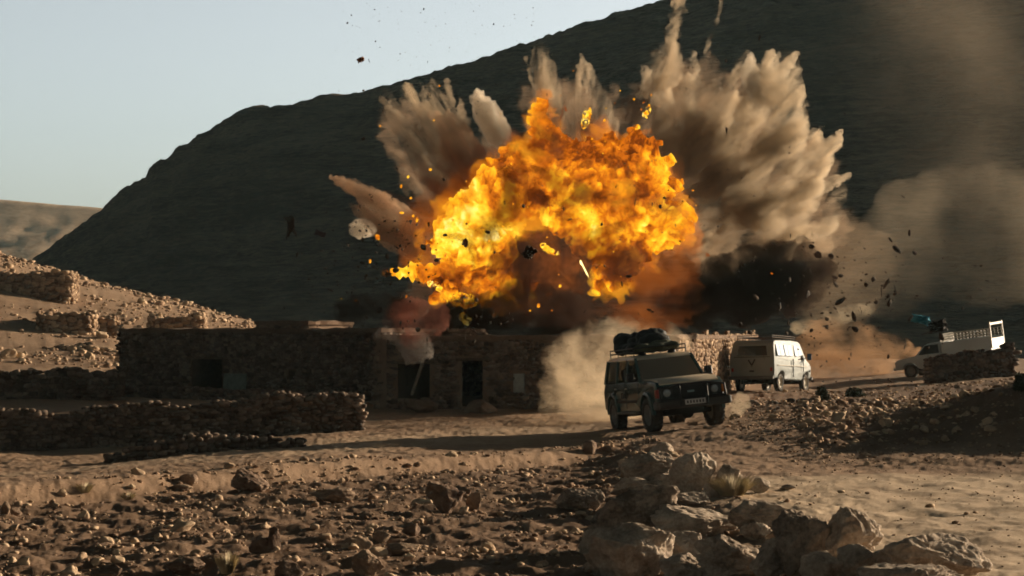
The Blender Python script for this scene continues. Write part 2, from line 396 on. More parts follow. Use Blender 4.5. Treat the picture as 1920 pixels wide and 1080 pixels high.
def build_mountain():
    na, nr = 520, 300
    px = np.linspace(-400, 3200, na)
    az = np.arctan((px - 960) / F)
    el = (HOR - np.interp(px, RIDGE[:, 0], RIDGE[:, 1])) / F
    Dr = 400 + 30 * np.sin(px / 300)
    Zr = el * Dr + CH
    t = np.concatenate([np.linspace(0, 1, 250), np.linspace(1, 2.1, nr - 250 + 1)[1:]])
    T, PXg = np.meshgrid(t, px, indexing='ij')
    AZ = np.broadcast_to(az, T.shape); ZR = np.broadcast_to(Zr, T.shape); DR = np.broadcast_to(Dr, T.shape)
    y = 165 + (DR - 165) * T
    x = y * np.tan(AZ)
    prof = np.where(T <= 1, T ** .88, np.clip(1 - (T - 1) * .25 - (T - 1) ** 2 * .75, -.05, 1))
    z = -2 + (ZR + 2) * prof
    P = np.stack([x.ravel(), y.ravel(), z.ravel()], 1)
    g = fbm(P * [.012, .012, .02], 4).reshape(T.shape)
    s = fbm(P * [.05, .05, .16], 5, True).reshape(T.shape)
    f2 = fbm(P * [.25, .25, .6], 4).reshape(T.shape)
    env = np.minimum(T * 4, 1) * np.clip(np.abs(T - 1) * 14, .16, 1)
    z = z + (6.0 * g + 2.6 * s) * env * np.clip(ZR / 60, .2, 1) + 1.1 * f2 * np.minimum(T * 4, 1) * np.clip(np.abs(T - 1) * 20, .9, 1)
    # rocky step near the left shoulder
    led = ss((PXg - 180) / 60) * (1 - ss((PXg - 560) / 120)) * ss((T - .80) / .04)
    z = z + led * 4.5 * (np.abs(noise(P * [.09, .03, .05]).reshape(T.shape))) * (T < 1.02)
    v = np.stack([x.ravel(), y.ravel(), z.ravel()], 1)
    i, j = np.meshgrid(np.arange(nr - 1), np.arange(na - 1), indexing='ij')
    f = np.stack([i * na + j, i * na + j + 1, (i + 1) * na + j + 1, (i + 1) * na + j], -1).reshape(-1, 4)
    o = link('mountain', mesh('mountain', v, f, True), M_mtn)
    tag(o, 'large dark mountain slope in shade', kind='structure')
build_mountain()

def build_far_hill():
    na, nr = 200, 120
    px = np.linspace(-1300, 900, na); t = np.linspace(0, 1.7, nr)
    T, PXg = np.meshgrid(t, px, indexing='ij')
    y = 620 + 420 * T; x = y * (PXg - 960) / F
    rid = np.interp(PXg, [-1300, -600, 0, 100, 195, 300, 500, 900], [330, 350, 374, 383, 391, 402, 440, 560])
    zr = (HOR - rid) / F * 1040 + CH
    z = np.where(T <= 1, -3 + (zr + 3) * ss(T * .5 + .0) * 2 * (T + .35) / 1.35, zr * (1 - (T - 1) * .9))
    P = np.stack([x.ravel(), y.ravel(), z.ravel()], 1)
    z = z + (5 * fbm(P * .012, 4) + 2.2 * fbm(P * .06, 4, True)).reshape(T.shape) * np.minimum(T * 3, 1) * np.clip(np.abs(T - 1) * 6, .12, 1)
    v = np.stack([x.ravel(), y.ravel(), z.ravel()], 1)
    i, j = np.meshgrid(np.arange(nr - 1), np.arange(na - 1), indexing='ij')
    f = np.stack([i * na + j, i * na + j + 1, (i + 1) * na + j + 1, (i + 1) * na + j], -1).reshape(-1, 4)
    o = link('far_hill', mesh('far_hill', v, f, True), mat_hill())
    tag(o, 'sunlit brown hill far away at the left', kind='structure')
build_far_hill()

# ------------------------------------------------------------------ rocks
def rock_geo(seed, sub=4, cuts=11, amp=.07, ridge=.05, flat=.0):
    rs = np.random.RandomState(seed)
    b = bmesh.new(); bmesh.ops.create_icosphere(b, subdivisions=sub, radius=1)
    b.verts.ensure_lookup_table()
    v = np.array([q.co[:] for q in b.verts]); f = np.array([[w.index for w in q.verts] for q in b.faces]); b.free()
    nrm = v.copy()
    for k in range(cuts):
        n = rs.normal(size=3); n /= np.linalg.norm(n); c = rs.uniform(.42, .8)
        d = v @ n; v = v - np.clip(d - c, 0, None)[:, None] * n * .96
    off = rs.uniform(0, 50, 3)
    v = v + nrm * (amp * 2.0 * fbm(v * 1.3 + off, 3))[:, None]
    if sub >= 3:
        v = v + nrm * (ridge * 3.0 * fbm(v * 2.6 + off, 6, True))[:, None]
        v = v + nrm * (amp * .5 * fbm(v * 9 + off, 4))[:, None]
    lo, hi = v.min(0), v.max(0)
    v = (v - (lo + hi) / 2) / (hi - lo) * 2      # fits -1..1
    return v, f

def place_rock(name, seed, c, size, rz=0, tilt=(0, 0), sub=4, mat=None, sink=.12, **kw):
    v, f = rock_geo(seed, sub, **kw)
    Mx = np.array(Matrix.Rotation(rz, 3, 'Z') @ Matrix.Rotation(tilt[0], 3, 'X') @ Matrix.Rotation(tilt[1], 3, 'Y'))
    v = v * (np.array(size) / 2); v = v @ Mx.T
    v[:, 2] -= v[:, 2].min() + size[2] * sink
    me = mesh(name, v, f, True)
    if sub <= 3: me.polygons.foreach_set('use_smooth', [False] * len(me.polygons))
    o = link(name, me, mat or M_rock); o.location = c
    return o

def boulder(px, top, base, w, label, seed, depth=.8, rz=0, tilt=(0, 0), d=None, sub=5, wf=1.0, name='boulder', cat='boulder', sink=.12, mat=None, **kw):
    """w, top and base are read from the photo and turned into metres"""
    if d is None: g = ground_at(px, base); d = g.y
    x = PX(px, d); h = (base - top) / F * d * (1 + sink); ww = w / F * d
    z = Hs(x, d + ww * depth * .4)
    o = place_rock(name, seed, (x, d + ww * depth * .45, min(z, Hs(x, d)) ), (ww * 1.02, ww * depth, h * 1.02), rz, tilt, sub, mat=mat, sink=sink, **kw)
    return tag(o, label, cat)

BR = 'boulders heaped in the right foreground'
def B(*a, **k):
    k.setdefault('sub', 6 if a[3] > 80 else 5); o = boulder(*a, **k); o['group'] = BR; return o
B(1185, 985, 1092, 175, 'large rounded boulder with a sunlit rim, at the left end of the foreground heap', 11, sink=.2)
B(1195, 932, 1030, 190, 'long slanting slab of rock rising to a sunlit pointed peak in the foreground heap', 12, depth=.55, tilt=(0, -.38))
B(1325, 944, 1012, 205, 'wide dark flat-topped boulder in the middle of the foreground heap', 13, depth=.6)
B(1290, 1000, 1052, 70, 'small sunlit jagged rock wedged between the large rounded boulder and the pale-topped slab', 14)
B(1385, 1003, 1088, 155, 'squat boulder with a pale sunlit flat top in the foreground heap', 15, depth=.7)
B(1432, 940, 1002, 130, 'grey smooth-sided boulder behind the pale-topped slab, next to the track', 16, depth=.6)
B(1505, 962, 1078, 120, 'dark steep boulder with a narrow lit crest left of the tall wedge rock', 17, depth=.8, tilt=(0, .2))
B(1598, 950, 1068, 135, 'tall wedge-shaped boulder with a bright sunlit right edge', 18, depth=.7, tilt=(0, -.15))
B(1762, 1006, 1098, 225, 'broad arched boulder with a sunlit curved rim at the right end of the heap', 19, depth=.55)
B(1618, 1024, 1090, 95, 'lumpy boulder at the foot of the tall wedge rock', 20)
B(1715, 1066, 1120, 215, 'pale sunlit slab lying at the bottom edge in front of the broad arched boulder', 21, depth=.6, cuts=14)
B(1213, 853, 908, 108, 'grey rounded boulder furthest left and back in the heap, dusted with light on top', 22)
B(1303, 853, 930, 92, 'pyramid-shaped boulder with a rough sunlit right face behind the dry grass tuft', 23, cuts=8, tilt=(0, -.1))
B(1366, 872, 922, 62, 'blocky boulder just right of the pyramid-shaped one', 24)
B(1426, 897, 924, 38, 'small dark cube-like rock standing alone at the edge of the dirt track', 25, sub=4)
B(1478, 912, 921, 30, 'small flat dark rock on the track right of the cube-like rock', 26, sub=4)
B(1188, 896, 930, 84, 'low rock with a pale lit top below the grey rounded boulder', 27)
B(1247, 889, 922, 60, 'small dark rock with a lit cap left of the pyramid-shaped boulder', 28)
B(1090, 921, 962, 92, 'flat pale-topped rock at the far left of the heap', 29, depth=.6)
B(1162, 934, 985, 105, 'dark humped boulder behind the long slanting slab', 30)
B(1242, 829, 855, 46, 'dark square rock standing below the off-road car', 31, sub=4, cuts=16)
B(1455, 1010, 1085, 90, 'dark boulder filling the gap between the pale-topped slab and the steep boulder', 61)
B(1300, 1046, 1100, 120, 'low dark boulder at the bottom edge below the small jagged rock', 62)
B(1545, 1040, 1100, 90, 'dark low boulder at the bottom edge below the steep boulder', 63)
B(1130, 985, 1040, 90, 'dark sloping rock leaning on the left of the large rounded boulder', 64)
B(1230, 940, 975, 70, 'rough rock with a speckled sunlit cap behind the slanting slab', 65)
B(1290, 925, 950, 90, 'low rounded stone just behind the wide dark boulder', 66)
B(1420, 985, 1020, 60, 'small pale stone lying on the squat boulder side of the heap', 67)
B(1340, 905, 935, 40, 'small stone at the foot of the pyramid-shaped boulder', 68, sub=4)

def FBo(*a, **k): k.setdefault('mat', M_rock_brown); return boulder(*a, **k)
FBo(835, 904, 966, 76, 'upright squarish boulder with a narrow sunlit right side alone on the stony field', 40, cuts=14, sink=.06)
FBo(890, 927, 958, 34, 'thin leaning stone flake beside the upright squarish boulder', 41, tilt=(0, -.5), depth=.4, sub=4)
FBo(465, 882, 924, 74, 'dark boulder with a slanting top beyond the stony field, left of centre', 42, depth=.9)
FBo(474, 903, 922, 13, 'small pale upright stone in front of the dark slanting boulder', 43, sub=3)
FBo(350, 891, 912, 38, 'pointed pale rock at the edge of the road on the left', 44, sub=4)
FBo(340, 908, 922, 40, 'low flat stone just in front of the pointed pale rock', 45, sub=4, depth=.6)
FBo(512, 988, 1036, 26, 'narrow upright stone catching the sun in the lower left field', 46, sub=4)
FBo(490, 1005, 1038, 52, 'dark rock leaning behind the narrow upright stone', 47, sub=4)
FBo(688, 1036, 1085, 62, 'blocky reddish rock with a dark left face at the bottom edge', 48)
FBo(620, 918, 947, 92, 'low dark hump of rock in the middle of the stony field', 49, depth=.7)
FBo(715, 998, 1022, 34, 'rounded rock above the shaded patch in the lower middle', 50, sub=4)
FBo(770, 984, 1008, 34, 'angular rock with a lit right edge in the lower middle', 51, sub=4)
FBo(672, 1008, 1030, 52, 'dark smooth rock half in shade left of the rounded rock', 52, sub=4)
FBo(755, 1020, 1042, 62, 'long low rock with a shaded front in the lower middle', 53, sub=4, depth=.5)
FBo(8, 940, 964, 20, 'whitish stone at the very left edge of the field', 54, sub=4)
FBo(26, 950, 966, 26, 'second whitish stone next to the one at the left edge', 55, sub=4)
FBo(345, 1050, 1082, 70, 'jagged dark rock at the bottom edge left of the dry shrub', 56)
FBo(540, 1050, 1086, 56, 'low rough rock at the bottom edge right of the dry shrub', 57, sub=4)
FBo(195, 1055, 1086, 62, 'dark ragged rock at the bottom edge on the left', 58, sub=4)
FBo(1105, 826, 852, 30, 'small upright pale rock below the off-road car trail', 59, sub=4)
FBo(1135, 838, 852, 24, 'orange-tinted small rock near the road bank', 60, sub=3)
FBo(10, 815, 845, 42, 'pale greenish rock at the left edge in front of the long rubble wall', 69, sub=4)
FBo(1610, 732, 744, 30, 'pale triangular rock on the rise behind the road bend', 70, sub=4)
FBo(1650, 812 - 60, 768, 16, 'small pale stone on the rise right of the triangular rock', 71, sub=3)

# stones lying about: nearest and largest as objects, the gravel as stuff
def scatter():
    rs = np.random.RandomState(3)
    tmpl = [rock_geo(100 + k, 3, cuts=13, amp=.14, ridge=.07) for k in range(8)]
    mes = [mesh('stone', v * .5, f) for v, f in tmpl]
    for me in mes: me.materials.append(M_pebble)
    # candidate positions (image space density -> world)
    def cand(n, x0, x1, y0, y1):
        y = np.sqrt(rs.uniform(0, 1, n) * (y1 ** 2 - y0 ** 2) + y0 ** 2); x = rs.uniform(x0, x1, n) * y
        return x, y
    groups = []
    cat = []
    def region(x, y):
        yl = 33.8 + 1.35 * (x + 4)
        field = (y < yl + 1.0) & (x < 3.2)
        rise = (x > 5.0) & (y > 33) & (y < 78) & ~((y > 44) & (y < 56) & (x < 4)) & (x > 5 + (y - 46) * .02)
        hill = (x < -7) & (y > 74)
        track = (x > 1) & (y < 33)
        return field, rise, hill, track
    X, Y = cand(30000, -.275, .275, 16.5, 34.5 + 12)
    f, r_, h_, tr = region(X, Y)
    nz = fbm(np.stack([X * .8, Y * .8, X * 0], 1), 3)
    keep = (f & (rs.uniform(size=X.size) < np.clip(.36 + 1.7 * nz, .04, .95))) | (tr & ~f & (rs.uniform(size=X.size) < .09)) | (r_ & (rs.uniform(size=X.size) < .5))
    X1, Y1 = X[keep], Y[keep]
    s1 = np.minimum(.022 + rs.exponential(.028, X1.size), .20) * np.where(rs.uniform(size=X1.size) < .012, 1.8, 1)
    s1 = np.where((X1 > 1.6) & (Y1 < 33), s1 * .55, s1); s1 = np.where((X1 > 5) & (Y1 > 33), s1 * .7, s1)
    X2, Y2 = cand(9000, .03, .275, 44, 76)
    _, r2, _, _ = region(X2, Y2); k2 = r2 & (rs.uniform(size=X2.size) < np.clip(.45 + 1.3 * fbm(np.stack([X2 * .4, Y2 * .25, X2 * 0], 1), 3), 0.03, 1)) & ~((X2 < 10.6) & (Y2 > 64))
    X2, Y2 = X2[k2], Y2[k2]; s2 = np.minimum(.03 + rs.exponential(.035, X2.size), .24)
    X4, Y4 = cand(900, .15, .28, 36, 60); s4 = np.minimum(.07 + rs.exponential(.06, X4.size), .34)
    X2, Y2, s2 = np.concatenate([X2, X4]), np.concatenate([Y2, Y4]), np.concatenate([s2, s4])
    X3, Y3 = cand(9000, -.29, -.10, 84, 150)
    k3 = (X3 < -7) & (rs.uniform(size=X3.size) < np.clip(.35 + 1.6 * fbm(np.stack([X3 * .12, Y3 * .12, X3 * 0], 1), 3), 0.03, 1))
    X3, Y3 = X3[k3], Y3[k3]; s3 = np.minimum(.06 + rs.exponential(.10, X3.size), .6)
    X = np.concatenate([X1, X2, X3]); Y = np.concatenate([Y1, Y2, Y3]); S = np.concatenate([s1, s2, s3])
    D = np.hypot(X, Y); app = S / D
    order = np.argsort(-app)
    big, rest = order[:240], order[240:]
    Z = H(X, Y)
    lab = [('pale weathered stone among many on the stony field', 'stones strewn over the stony field'),
           ('small stone among many on the stony rise at the right', 'stones on the stony rise'),
           ('rubble stone among many on the sunlit hillside at the left', 'stones on the sunlit hillside')]
    for q, i in enumerate(big):
        o = bpy.data.objects.new('stone', mes[q % 8]); COL.objects.link(o)
        s = S[i]; o.scale = (s * rs.uniform(.8, 1.5), s * rs.uniform(.7, 1.2), s * rs.uniform(.5, .95))
        o.rotation_euler = (rs.uniform(-.3, .3), rs.uniform(-.3, .3), rs.uniform(0, 6.28)); o.location = (X[i], Y[i], Z[i] + .18 * s)
        L = lab[2] if Y[i] > 80 else (lab[1] if (Y[i] > 33 and X[i] > 3) else lab[0])
        tag(o, L[0], 'stone', L[1])
    # the rest in one mesh
    T2 = [rock_geo(200 + k, 1, cuts=7, amp=.26) for k in range(6)]
    V, Fc, off = [], [], 0
    for q, i in enumerate(rest):
        v, f_ = T2[q % 6]; s = S[i]
        a = rs.uniform(0, 6.28); c, sn = math.cos(a), math.sin(a)
        w = v * .5 * [s * rs.uniform(.9, 1.4), s * rs.uniform(.8, 1.2), s * rs.uniform(.5, .9)]
        t = rs.uniform(-.4, .4); w = np.stack([w[:, 0] + t * w[:, 2], w[:, 1], w[:, 2]], 1)
        w = np.stack([c * w[:, 0] - sn * w[:, 1], sn * w[:, 0] + c * w[:, 1], w[:, 2]], 1) + [X[i], Y[i], Z[i] + .15 * s]
        V.append(w); Fc.append(f_ + off); off += len(w)
    o = link('gravel', mesh('gravel', np.vstack(V), np.vstack(Fc)), M_pebble); tag(o, 'loose gravel and small stones covering the ground', kind='stuff')
scatter()

# ------------------------------------------------------------------ rubble masonry
def stones_on_wall(A, Bp, z0, z1, thick, seed, st=.17, depth=.12, topj=.06, back=False, ends=True, zf=None, holes=()):
    """a drystone wall from A to Bp (ground points): a core and rows of stones on its faces, one mesh"""
    rs = np.random.RandomState(seed)
    A, Bp = np.array(A, float), np.array(Bp, float); L = np.linalg.norm(Bp - A); u = (Bp - A) / L; n = np.array([u[1], -u[0]])
    V, Fc, off = [], [], 0
    T = [rock_geo(300 + k, 1, cuts=5, amp=.08) for k in range(7)]
    T = [(v, f) for v, f in T]
    def put(c, sx, sy, sz, a):
        nonlocal off
        v, f = T[rs.randint(7)]
        w = v * [sx / 2, sy / 2, sz / 2]
        ang = math.atan2(u[1], u[0]) + a; ca, sa = math.cos(ang), math.sin(ang); t = rs.uniform(-.25, .25)
        w = np.stack([w[:, 0] - t * w[:, 2], w[:, 1], w[:, 2] + t * w[:, 0]], 1)
        w = np.stack([ca * w[:, 0] - sa * w[:, 1], sa * w[:, 0] + ca * w[:, 1], w[:, 2]], 1) + c
        V.append(w); Fc.append(f + off); off += len(w)
    ts = np.linspace(0, L, 160); t0_ = np.array([zf[0](q) for q in ts]); t1_ = np.array([zf[1](q) for q in ts])
    def hgt(s):
        return float(np.interp(s, ts, t0_)), float(np.interp(s, ts, t1_))
    faces = [(n * thick / 2, 0)] + ([(-n * thick / 2, 0)] if back else [])
    for off2, _ in faces:
        z = 0.0; row = 0
        while True:
            h = st * rs.uniform(.6, .95); s = rs.uniform(-.1, .1); anyp = False
            while s < L:
                w = st * rs.uniform(.7, 1.9); b0, b1 = hgt(min(s, L))
                zz = b0 + z + h / 2
                if zz < b1 + rs.uniform(-topj, topj):
                    anyp = True
                    sc = s + w / 2
                    if not any(h0 < sc < h1 and k0 < zz < k1 for h0, h1, k0, k1 in holes):
                        p = A + u * sc + off2
                        put(np.array([p[0], p[1], zz + rs.uniform(-.02, .02)]) + np.append(off2 / (thick / 2) * rs.uniform(-.03, .03), 0), w * rs.uniform(.9, 1.35), depth * rs.uniform(1.0, 1.7), h * rs.uniform(.9, 1.5), rs.uniform(-.16, .16))
                s += w * .95
            z += h * .9; row += 1
            if not anyp or row > 60: break
    # ends
    if ends:
        for e, p0 in ((0, A), (L, Bp)):
            z = 0; b0, b1 = hgt(e)
            while b0 + z < b1:
                h = st * rs.uniform(.6, .95)
                for t in np.arange(-thick / 2, thick / 2 + .01, st * .9):
                    p = p0 + n * t; put(np.array([p[0], p[1], b0 + z + h / 2]), depth * 2, st * 1.1, h * 1.15, rs.uniform(-.3, .3))
                z += h * .9
    # top course
    s = 0
    while s < L:
        w = st * rs.uniform(.7, 1.7); b0, b1 = hgt(s)
        for t in np.arange(-thick / 2 + .05, thick / 2, st * 1.1):
            p = A + u * s + n * t; put(np.array([p[0], p[1], b1 + rs.uniform(-.05, .04)]), w * 1.1, st * 1.3, st * rs.uniform(.5, 1.0), rs.uniform(-.4, .4))
        s += w * .9
    return np.vstack(V), np.vstack(Fc)

def core(mb, A, Bp, thick, zf0, zf1, nseg=24, inset=.03):
    """earth core of a wall"""
    A, Bp = np.array(A, float), np.array(Bp, float); L = np.linalg.norm(Bp - A); u = (Bp - A) / L; n = np.array([u[1], -u[0]])
    b = mb.b; prev = None
    for k in range(nseg + 1):
        s = L * k / nseg; p = A + u * s; t = thick / 2 - inset
        ring = [b.verts.new((*(p + n * t), zf0(s) - .3)), b.verts.new((*(p + n * t), zf1(s) - .05)), b.verts.new((*(p - n * t), zf1(s) - .05)), b.verts.new((*(p - n * t), zf0(s) - .3))]
        if prev:
            for i in range(4): b.faces.new((prev[i], prev[(i + 1) % 4], ring[(i + 1) % 4], ring[i]))
        else: b.faces.new(ring[::-1])
        prev = ring
    b.faces.new(prev)

def join_raw(geos):
    V, Fc, off = [], [], 0
    for v, f in geos: V.append(v); Fc.append(f + off); off += len(v)
    return np.vstack(V), np.vstack(Fc)

def rubble_wall(name, label, A, Bp, h, thick, seed, st=.16, hf=None, mat=None, cat='wall', back=False):
    A = np.array(A, float); Bp = np.array(Bp, float); L = np.linalg.norm(Bp - A); u = (Bp - A) / L
    rs = np.random.RandomState(seed + 1); ph = rs.uniform(0, 9)
    zf0 = lambda s: Hs(*(A + u * min(max(s, 0), L))) - .05
    top = (lambda s: zf0(s) + (hf(s / L) if hf else h) * (1 + .07 * math.sin(s * 1.7 + ph) + .05 * math.sin(s * 4.1)))
    g = stones_on_wall(A, Bp, 0, 0, thick, seed, st=st, zf=(zf0, top), back=back)
    root = thing(name, label, cat)
    link('stonework', mesh('stonework', *g), mat or M_rubble, root)
    mb = MB(); core(mb, A, Bp, thick, zf0, top); mb.build('earth_core', M_mud, root)
    return root

rubble_wall('rubble_wall', 'long dark dry stone wall beside the road at the left, ending below the houses', (PX(-90, 47.5), 47.5), (PX(672, 50.2), 50.2), 1.02, .62, 401, st=.15, mat=M_rubble)
rubble_wall('rubble_wall', 'rough dark rubble wall at the far left, further back, running up to the stone house', (PX(-60, 66.4), 66.4), (PX(226, 67), 67), 1.0, .7, 402, st=.2)
rubble_wall('stone_row', 'low row of loose dark stones between the road and the long dry stone wall', ground_at(205, 868)[:2], ground_at(563, 836)[:2], .27, .5, 403, st=.15, cat='stone row', hf=lambda t: .10 + .28 * math.sin(3.0 * t + .1))
rubble_wall('rubble_wall', 'short dark stone wall in front of the white pickup', (PX(1742, 78.3), 78.3), (PX(1893, 78.9), 78.9), 1.08, .7, 404, st=.2, hf=lambda t: .98 + .28 * t)

# ------------------------------------------------------------------ stone houses
def house(label, corners, ztop, seed, openings, st=.17, roof_mat=None, zb=None, faces=(0,), hn='stone_house', roof_up=.14):
    """corners: plan, anticlockwise seen from above, edge 0 is the front. openings: (edge, s0, s1, z0, z1)"""
    root = thing(hn, label, 'house')
    C4 = [np.array(c, float) for c in corners]; n = len(C4)
    z0 = min(Hs(*c) for c in C4) - .4
    b = MB(); T = .42; cen = sum(C4) / n
    geos = []
    for e in range(n):
        A, Bq = C4[e], C4[(e + 1) % n]; L = np.linalg.norm(Bq - A); u = (Bq - A) / L; nn = np.array([u[1], -u[0]])
        ops = sorted([o[1:] for o in openings if o[0] == e])
        rot = Matrix.Rotation(math.atan2(u[1], u[0]), 3, 'Z')
        def seg(s0, s1, za, zb_):
            if s1 - s0 < .01 or zb_ - za < .01: return
            p = A + u * (s0 + s1) / 2 - nn * T / 2
            b.box((p[0], p[1], (za + zb_) / 2), (s1 - s0, T, zb_ - za), rot)
        s = 0
        for a0, a1, b0, b1 in ops:
            seg(s, a0, z0, ztop); seg(a0, a1, b1, ztop); seg(a0, a1, z0, b0); s = a1
        seg(s, L, z0, ztop)
        if e in faces:
            g = stones_on_wall(A + nn * .0, Bq + nn * .0, 0, 0, .001, seed + e * 7, st=st, depth=.07, ends=False,
                               zf=(lambda s_, A=A, u=u, L=L: Hs(*(A + u * min(max(s_, 0), L))) - .1, lambda s_: ztop - .04), holes=[(a0 - .1, a1 + .1, b0 - .02, b1 + .08) for a0, a1, b0, b1 in ops])
            geos.append(g)
    w = b.build('wall', M_mud, root)
    if geos: link('stonework', mesh('stonework', *join_raw(geos)), M_rubble if not roof_mat else roof_mat, root)
    # flat mud roof with uneven edge
    bm = bmesh.new(); rs = np.random.RandomState(seed); ring = []
    for e in range(n):
        A, Bq = C4[e], C4[(e + 1) % n]; L = np.linalg.norm(Bq - A); k = max(2, int(L / .35)); u = (Bq - A) / L; nn = np.array([u[1], -u[0]])
        for j in range(k):
            p = A + (Bq - A) * j / k + nn * (.10 + .05 * rs.uniform(-1, 1)); ring.append((p[0], p[1], rs.uniform(-.04, .04)))
    lo = [bm.verts.new((x, y, ztop + .005)) for x, y, q in ring]; hi = [bm.verts.new((x + q * .5, y, ztop + roof_up + q)) for x, y, q in ring]
    m = len(ring)
    for j in range(m): bm.faces.new((lo[j], lo[(j + 1) % m], hi[(j + 1) % m], hi[j]))
    bm.faces.new(lo[::-1])
    inner = [bm.verts.new((cen[0] + (v.co.x - cen[0]) * .92, cen[1] + (v.co.y - cen[1]) * .92, ztop + roof_up * .8 + rs.uniform(-.02, .02))) for v in hi]
    for j in range(m): bm.faces.new((hi[j], hi[(j + 1) % m], inner[(j + 1) % m], inner[j]))
    bm.faces.new(inner)
    me = bpy.data.meshes.new('roof'); bm.to_mesh(me); bm.free(); link('roof', me, M_mud, root)
    # dark room behind the openings
    q = MB(); cs = [cen + (c - cen) * .90 for c in C4]
    return root, C4

def on_edge(C4, e, s, out, z):
    A, Bq = C4[e], C4[(e + 1) % 4]; u = (Bq - A) / np.linalg.norm(Bq - A); nn = np.array([u[1], -u[0]])
    p = A + u * s + nn * out; return Vector((p[0], p[1], z)), math.atan2(u[1], u[0])

# west house, px 225..705 at about 70 m
A0 = np.array([PX(226, 72), 72]); A1 = np.array([PX(712, 65.5), 65.5]); uu = (A1 - A0) / np.linalg.norm(A1 - A0); pp = np.array([-uu[1], uu[0]])
def s_at(A, u, px):
    # parameter along A+u*s whose image column is px
    k = (px - 960) / F; return (k * A[1] - A[0]) / (u[0] - k * u[1])
def z_at(A, u, s, py): return CH + (HOR - py) / F * (A[1] + u[1] * s)
zt1 = CH + (HOR - 623) / F * 72
ops = []
for x0, x1, y0, y1 in ((360, 417, 673, 737), (541, 554, 695, 712)):
    s0, s1 = s_at(A0, uu, x0), s_at(A0, uu, x1); ops.append((0, s0, s1, z_at(A0, uu, s0, y1), z_at(A0, uu, s0, y0)))
h1, C1 = house('long low stone house with a dark doorway and pale board, left of the blast', [A0, A1, A1 + pp * 6.5, A0 + pp * 6.5], zt1, 501, ops, faces=(0, 1, 3))
MB().box((0, 0, 0), (1.05, .05, .72), None, .01).build('door_board', mat_basic('weathered_green_wood', (.19, .21, .17), .8, scale=5, var=.4), h1)
bd = [c for c in h1.children if c.name.startswith('door_board')][0]
s0 = s_at(A0, uu, 447); p, a = on_edge(C1, 0, s0, .20, 0); bd.location = (p.x, p.y, z_at(A0, uu, s0, 719)); bd.rotation_euler = (R(-6), 0, a)
s0 = s_at(A0, uu, 388); p, a = on_edge(C1, 0, s0, .06, 0)
o = MB().box((0, 0, 0), (1.25, .32, .07), None, .01).build('door_sill', mat_basic('sill_stone', (.25, .23, .19), .9), h1); o.location = (p.x, p.y, z_at(A0, uu, s0, 738.5)); o.rotation_euler = (0, 0, a)
# stone terrace in front of the west house
rubble_wall('terrace_wall', 'low dark stone terrace in front of the doorway of the left stone house', A0 + np.array([.2, -2.0]), A1 + np.array([-1.0, -2.4]), .35, 1.2, 410, st=.18, cat='terrace')
# upper back block with its own roof line
Bk0 = A0 + pp * 6.8 + uu * .9; Bk1 = A1 + pp * 6.8 - uu * 8.6
h3, C3 = house('higher stone house standing behind the long low one, its dark roof edge above it', [Bk0, Bk1, Bk1 + pp * 3, Bk0 + pp * 3], CH + (HOR - 609) / F * 77, 530, [], st=.25, faces=(0,))

# east house: front px 695..1258 at 60 m, sunlit side running back to px 1425
E0 = np.array([PX(700, 60.5), 60.5]); E1 = np.array([PX(1258, 60.5), 60.5]); ue = (E1 - E0) / np.linalg.norm(E1 - E0)
ang = math.atan2(29.5, 6.65); us = np.array([math.cos(ang), math.sin(ang)])
E2 = E1 + us * 28.5; E3 = E0 + us * 14
zt2 = CH + (HOR - 637) / F * 60.5
ops = []
for x0, x1, y0, y1 in ((746, 806, 682, 748), (866, 905, 676, 762), (962, 985, 700, 738)):
    s0, s1 = s_at(E0, ue, x0), s_at(E0, ue, x1); ops.append((0, s0, s1, z_at(E0, ue, s0, y1), z_at(E0, ue, s0, y0)))
ops.append((1, 1.6, 2.2, 1.1, 1.7))
h2, C2 = house('stone house under the fireball with a lit right side wall and two dark doorways', [E0, E1, E2, E3], zt2, 511, ops, faces=(0,))
gs = stones_on_wall(E1, E2, 0, 0, .001, 520, st=.24, depth=.11, ends=False, zf=(lambda s: Hs(*(E1 + us * min(max(s, 0), 28.3))) - .1, lambda s: zt2 + .06 + .16 * abs(math.sin(s * .9)) * (s > 5)), holes=[(1.5, 2.3, 1.05, 1.8)])
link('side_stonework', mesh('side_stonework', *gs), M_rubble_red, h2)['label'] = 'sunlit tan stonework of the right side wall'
for (x0, x1, yy) in ((855, 916, 674), (738, 815, 680)):
    s0, s1 = s_at(E0, ue, x0), s_at(E0, ue, x1); p, a = on_edge(C2, 0, (s0 + s1) / 2, .06, 0)
    o = MB().box((0, 0, 0), (s1 - s0, .2, .09), None, .015).build('lintel', mat_basic('old_timber', (.12, .085, .055), .9, var=.4), h2); o.location = (p.x, p.y, z_at(E0, ue, s0, yy)); o.rotation_euler = (0, 0, a)
s0 = s_at(E0, ue, 973); p, a = on_edge(C2, 0, s0, -.08, 0)
o = MB().box((0, 0, 0), (.36, .04, .62), None, .01).build('window_board', mat_basic('pale_board', (.40, .41, .37), .8, var=.3), h2); o.location = (p.x, p.y, z_at(E0, ue, s0, 719)); o.rotation_euler = (0, 0, a)
